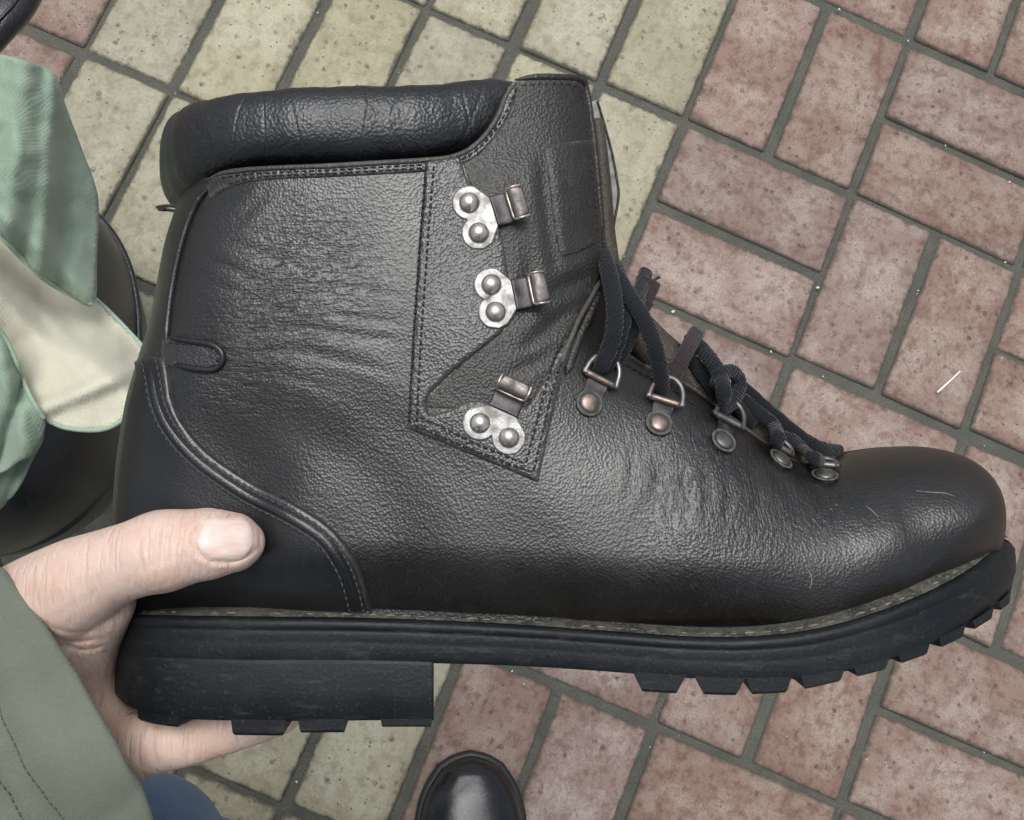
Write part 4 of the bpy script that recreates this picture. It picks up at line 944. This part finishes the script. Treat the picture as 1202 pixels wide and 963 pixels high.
# ---- shoes
M_SHOE = leather('polished_black_leather', (.008, .009, .010), (.014, .015, .016), (.16, .28), .12, pebble=1500)
M_SHOESOLE = plain('black_shoe_sole', (.012, .013, .014), .5, 400)
def shoe(tip, ang, label):
    root = bpy.data.objects.new('shoe', None); COL.objects.link(root); root.parent = person
    root.location = Vector(tip) - PROOT; root.rotation_euler = (0, 0, ang); setp(root, label)
    sy = np.r_[0, .002, .006, .012, .022, .035, .05, .07, .095, .13, .17, .22, .265, .29, .302, .306]
    hwid = np.r_[0, .013, .0215, .030, .039, .0465, .0515, .0545, .0545, .050, .043, .038, .037, .031, .018, 0]
    hh = np.r_[.034, .040, .045, .050, .054, .0565, .058, .060, .067, .082, .098, .105, .106, .105, .10, .09]
    u = np.unique(np.r_[np.linspace(0, .012, 10), np.linspace(.012, .306, 60)])
    wv = np.interp(u, sy, hwid); hv = np.interp(u, sy, hh)
    for _ in range(4): wv[1:-1] = .25 * wv[:-2] + .5 * wv[1:-1] + .25 * wv[2:]; hv[1:-1] = .25 * hv[:-2] + .5 * hv[1:-1] + .25 * hv[2:]
    V = []; n = 40
    for y, w_, h in zip(u, wv, hv):
        for k in range(n + 1):
            a = math.pi * k / n; c, s_ = math.cos(a), math.sin(a)
            V.append((w_ * math.copysign(abs(c) ** .8, c), -y - .004, .022 + (h - .022) * s_ ** .75))
    o = meshobj('shoe_upper', V, gridfaces(len(u), n + 1), M_SHOE, root, True, None, 1); recalc(o)
    O = np.vstack([np.c_[wv, -u - .004], np.c_[-wv, -u - .004][::-1][1:-1]]); O = spline(O, 161, closed=True)[:-1]
    Tg = np.roll(O, -2, 0) - np.roll(O, 2, 0); Nn = np.stack([Tg[:, 1], -Tg[:, 0]], 1); Nn /= np.linalg.norm(Nn, axis=1)[:, None]
    if (Nn * (O - O.mean(0))).sum() < 0: Nn = -Nn
    Vs = []
    for z, ex in ((0, .002), (.010, .0045), (.020, .0050), (.0235, .0042), (.0245, .002)):
        for p, nn_ in zip(O, Nn): Vs.append((p[0] + nn_[0] * ex, p[1] + nn_[1] * ex, z))
    u_n = 160
    m2 = u_n; o = meshobj('shoe_sole', Vs, gridfaces(5, m2, wrap=True) + [tuple(range(4 * m2, 5 * m2))], M_SHOESOLE, root, True, None, 1); recalc(o)
    mb = MB(); pth = np.array([(-(a + .0028), -b - .004, .0248) for a, b in zip(wv[::-1], u[::-1]) if b < .16] + [((a + .0028), -b - .004, .0248) for a, b in zip(wv, u) if b < .16]); L = alen(pth)
    for k in range(int(L[-1] / .0036)):
        uu = k * .0036 + np.linspace(0, .0026, 3); q = np.stack([np.interp(uu, L, pth[:, i]) for i in range(3)], 1); V2, F2 = tube(q, .0005, .0005, 5, up=(0, 0, 1)); mb.add(V2, F2)
    setp(meshobj('welt_stitching', np.vstack(mb.V), mb.F, M_SHOESOLE, root, True, None, 1), kind='stuff')
tp_ = ground(553, 884, .03); shoe((tp_.x, tp_.y, 0), .0, 'polished black leather shoe toe')
shoe((kn.x - .06, kn.y - .03, 0), .25, 'other black leather shoe')

# ================================================================ BAGS at the left
M_GREEN = cloth('pale_green_canvas', (.265, .355, .265), (.35, .44, .345), .0014, .9, .002)
M_CREAM = cloth('cream_lining_cotton', (.60, .575, .455), (.69, .66, .53), .0014, .9, .002)
M_GREENH = cloth('worn_green_hem', (.33, .45, .33), (.42, .52, .40), .0014, .9, .001)
def sheetpanel(name, px, dep, mat, parent, th=.0016, step=5.0, smooth=True, nz=1.0):
    B = spline(px, max(60, int(len(px) * 12)), closed=True)[:-1] if smooth else np.asarray(px, float)
    x0, y0 = B.min(0); x1, y1 = B.max(0)
    gx, gy = np.meshgrid(np.arange(x0, x1, step), np.arange(y0, y1, step * .866)); gx[1::2] += step / 2
    G = np.stack([gx.ravel(), gy.ravel()], 1); G = G[inpoly(G, B)]; d, _ = segdist(G, np.vstack([B, B[:1]])); G = G[d > step * .55]
    allp = np.vstack([B, G]); nb = len(B)
    r = geometry.delaunay_2d_cdt([Vector(p) for p in allp], [(i, (i + 1) % nb) for i in range(nb)], [], 1, 1e-4)
    Q = np.array([(v.x, v.y) for v in r[0]]); d, _ = segdist(Q, np.vstack([B, B[:1]]))
    dp = dep(Q[:, 0], Q[:, 1], d) + nz * np.array([.006 * mnoise.noise(Vector((a / 38, b / 60, 3))) + .0022 * mnoise.noise(Vector((a / 14, b / 19, 7))) for a, b in Q])
    V = np.array([atdepth(a, b, c) for (a, b), c in zip(Q, dp)]) - np.array(parent.matrix_world.translation)
    o = meshobj(name, V, [tuple(f) for f in r[2]], mat, parent, True, None, 1); recalc(o)
    sd = o.modifiers.new('thickness', 'SOLIDIFY'); sd.thickness = th; sd.offset = 0
    return o
def ln(x, y, a, b, sg):                       # gaussian ridge about the line a-b
    a = np.array(a, float); b = np.array(b, float); t_ = (b - a) / np.linalg.norm(b - a)
    return np.exp(-(((x - a[0]) * -t_[1] + (y - a[1]) * t_[0]) / sg) ** 2)
bag = empty('canvas_bag', Matrix.Translation(atdepth(20, 330, .66)), 'pale green canvas bag with cream lining hanging open left of the boot', 'bag')
bpy.context.view_layer.update()
def dA(x, y, d):
    return .62 - .030 * np.exp(-((x - 40) / 45) ** 2) * np.clip((330 - y) / 150, .2, 1) - .009 * ln(x, y, (66, 95), (48, 300), 12) + .008 * ln(x, y, (84, 150), (70, 310), 16) - .005 * ln(x, y, (20, 120), (10, 280), 14) + .0006 * (x - 40) - .016 * ln(x, y, (0, 250), (100, 340), 18)
outer = sheetpanel('outer_panel', [(-200, 60), (-60, 55), (-10, 62), (30, 72), (60, 84), (68, 98), (76, 125), (96, 178), (110, 215), (115, 245), (113, 300), (109, 357), (80, 345), (48, 325), (18, 296), (-10, 266), (-60, 225), (-200, 170)], dA, M_GREEN, bag)
def dB(x, y, d):
    u = np.clip((x - 0) / 170, 0, 1)
    yh = np.interp(x, [-60, -10, 18, 48, 80, 109, 140, 172], [225, 266, 296, 325, 345, 357, 380, 414]); f_ = np.clip((y - yh) / 80, 0, 1); f_ = f_ * f_ * (3 - 2 * f_)
    return .672 - .084 * f_ + .03 * np.clip((yh - y) / 40, 0, 1) + .018 * np.exp(-(((x - 50) / 60) ** 2 + ((y - 400) / 50) ** 2)) - .005 * ln(x, y, (10, 325), (95, 412), 7) * np.clip((110 - x) / 50, 0, 1) - .008 * ln(x, y, (60, 476), (110, 455), 9)
lining = sheetpanel('lining', [(-60, 215), (0, 262), (50, 305), (95, 332), (118, 356), (150, 388), (172, 416), (167, 448), (150, 486), (122, 504), (80, 503), (52, 492), (33, 462), (8, 402), (-20, 370), (-60, 345), (-200, 330), (-200, 165)], dB, M_CREAM, bag, nz=.45)
def dC(x, y, d): return .578 - .014 * ln(x, y, (0, 420), (30, 530), 14) + .02 * np.clip((y - 480) / 60, 0, 1) + .010 * ln(x, y, (20, 470), (0, 540), 7)
lip = sheetpanel('turned_lip', [(-200, 325), (-60, 340), (-20, 368), (8, 400), (33, 460), (51, 490), (52, 508), (42, 530), (22, 542), (0, 556), (-60, 580), (-200, 590)], dC, M_GREEN, bag)
def rim(px, dep, r, mat, parent, name):
    S = spline(px, 80); P = np.array([atdepth(a, b, dep(np.array([a]), np.array([b]), np.array([0.0]))[0] - .0015) for a, b in S]) - np.array(parent.matrix_world.translation)
    V, Fc = tube(P, r, r, 8); return meshobj(name, V, Fc, mat, parent, True, None, 1)
rim([(-60, 225), (-10, 266), (18, 296), (48, 325), (80, 345), (109, 357)], dA, .0014, M_GREENH, bag, 'hem')
rim([(100, 342), (118, 356), (150, 388), (172, 416), (167, 448), (150, 486), (122, 504), (80, 503), (52, 492)], dB, .0013, M_GREENH, bag, 'hem')
rim([(52, 492), (33, 460), (8, 400), (-20, 368), (-60, 340)], dC, .0012, M_GREENH, bag, 'hem')
tag_ = sheetpanel('frayed_corner', [(-30, 520), (20, 500), (48, 498), (50, 515), (36, 545), (12, 585), (-30, 610)], lambda x, y, d: .60 + .0003 * (y - 500) + .006 * ln(x, y, (40, 500), (5, 590), 6), M_GREEN, bag)
V = []; bcx = np.array(CAM.to_3x3() @ Vector((1, 0, 0))); bcy = np.array(CAM.to_3x3() @ Vector((0, 1, 0))); bcz = np.array(CAM.to_3x3() @ Vector((0, 0, 1)))
cen_ = np.array(atdepth(-235, 320, .655)) - np.array(bag.matrix_world.translation)
for j in range(28):
    la = -math.pi / 2 + math.pi * j / 27
    for i in range(48):
        lo = 2 * math.pi * i / 48; f_ = lambda v_, e: math.copysign(abs(v_) ** e, v_)
        q = cen_ + bcx * .085 * f_(math.cos(la), .8) * f_(math.cos(lo), .8) + bcy * .135 * f_(math.sin(la), .8) + bcz * .06 * f_(math.cos(la), .8) * f_(math.sin(lo), .8)
        V.append(q + np.array(mnoise.noise_vector(Vector(q) * 14)) * .008)
o = meshobj('bag_body', V, gridfaces(28, 48, wrap=True), M_GREEN, bag, True, None, 1); recalc(o)
S = spline([np.array(p) - np.array(bag.matrix_world.translation) for p in (atdepth(-235, 90, .65), atdepth(-330, 60, .60), Vector((-.46, .0, .80)), Vector((-.45, -.18, .93)), Vector((-.42, -.33, .94)), Vector((-.47, -.30, .80)), Vector((-.48, -.08, .70)), atdepth(-235, 500, .66))], 80)
V, Fc = tube(S, .014, .0016, 12, up=(.3, 0, 1), sq=4); meshobj('bag_strap', V, Fc, M_GREEN, bag, True, None, 1)
# black leather bag standing below it
M_BAG = leather('black_bag_leather', (.010, .011, .013), (.02, .021, .023), (.26, .4), .5, pebble=800, creases=.12)
bc = ground(-28, 425, .15)
lb = empty('leather_bag', Matrix.Translation((bc.x, bc.y, 0)), 'rounded black leather bag standing on the pavement behind the green canvas bag', 'bag')
V = []; nu, nv = 72, 40
for j in range(nv):
    la = -math.pi / 2 + math.pi * j / (nv - 1)
    for i in range(nu):
        lo = 2 * math.pi * i / nu; c, s_ = math.cos(lo), math.sin(lo); e1, e2 = .8, .75
        f_ = lambda v_, e: math.copysign(abs(v_) ** e, v_)
        p = Vector((.150 * f_(math.cos(la), e2) * f_(c, e1), .182 * f_(math.cos(la), e2) * f_(s_, e1), .145 + .145 * f_(math.sin(la), e2)))
        p += Vector(mnoise.noise_vector(p * 9)) * .006
        V.append((p.x, p.y, max(0.001, p.z)))
o = meshobj('bag_body', V, gridfaces(nv, nu, wrap=True), M_BAG, lb, True, None, 1); recalc(o)
P = np.array([(.1495 * math.copysign(abs(math.cos(a)) ** .8, math.cos(a)), .1815 * math.copysign(abs(math.sin(a)) ** .8, math.sin(a)), .15) for a in np.linspace(0, 2 * math.pi, 120, endpoint=False)])
V, Fc = tube(P, .0035, .0035, 8, closed=True); meshobj('piping', V, Fc, M_BAG, lb, True, None, 1)
S = spline([np.array(atdepth(a, b, d)) - np.array(lb.location) for a, b, d in [(-90, 330, .92), (-95, 200, .84), (-70, 95, .80), (-18, 32, .79), (14, -5, .80), (34, -60, .82), (35, -140, .86)]], 80)
V, Fc = tube(S, .020, .011, 16, up=(0, 0, 1), sq=2.6); st = meshobj('strap', V, Fc, M_BAG, lb, True, None, 1)
for k in (-.55, .0, .55):
    T = np.gradient(S, axis=0); T /= np.linalg.norm(T, axis=1)[:, None]; sd = np.cross(T, np.array([0, 0, 1.0])); sd /= np.linalg.norm(sd, axis=1)[:, None]
    V, Fc = tube(S + sd * .020 * k + np.array([0, 0, .0105 if k else .0115]), .0014, .0012, 6); meshobj('strap_seam', V, Fc, M_BAG, st, True, None, 1)
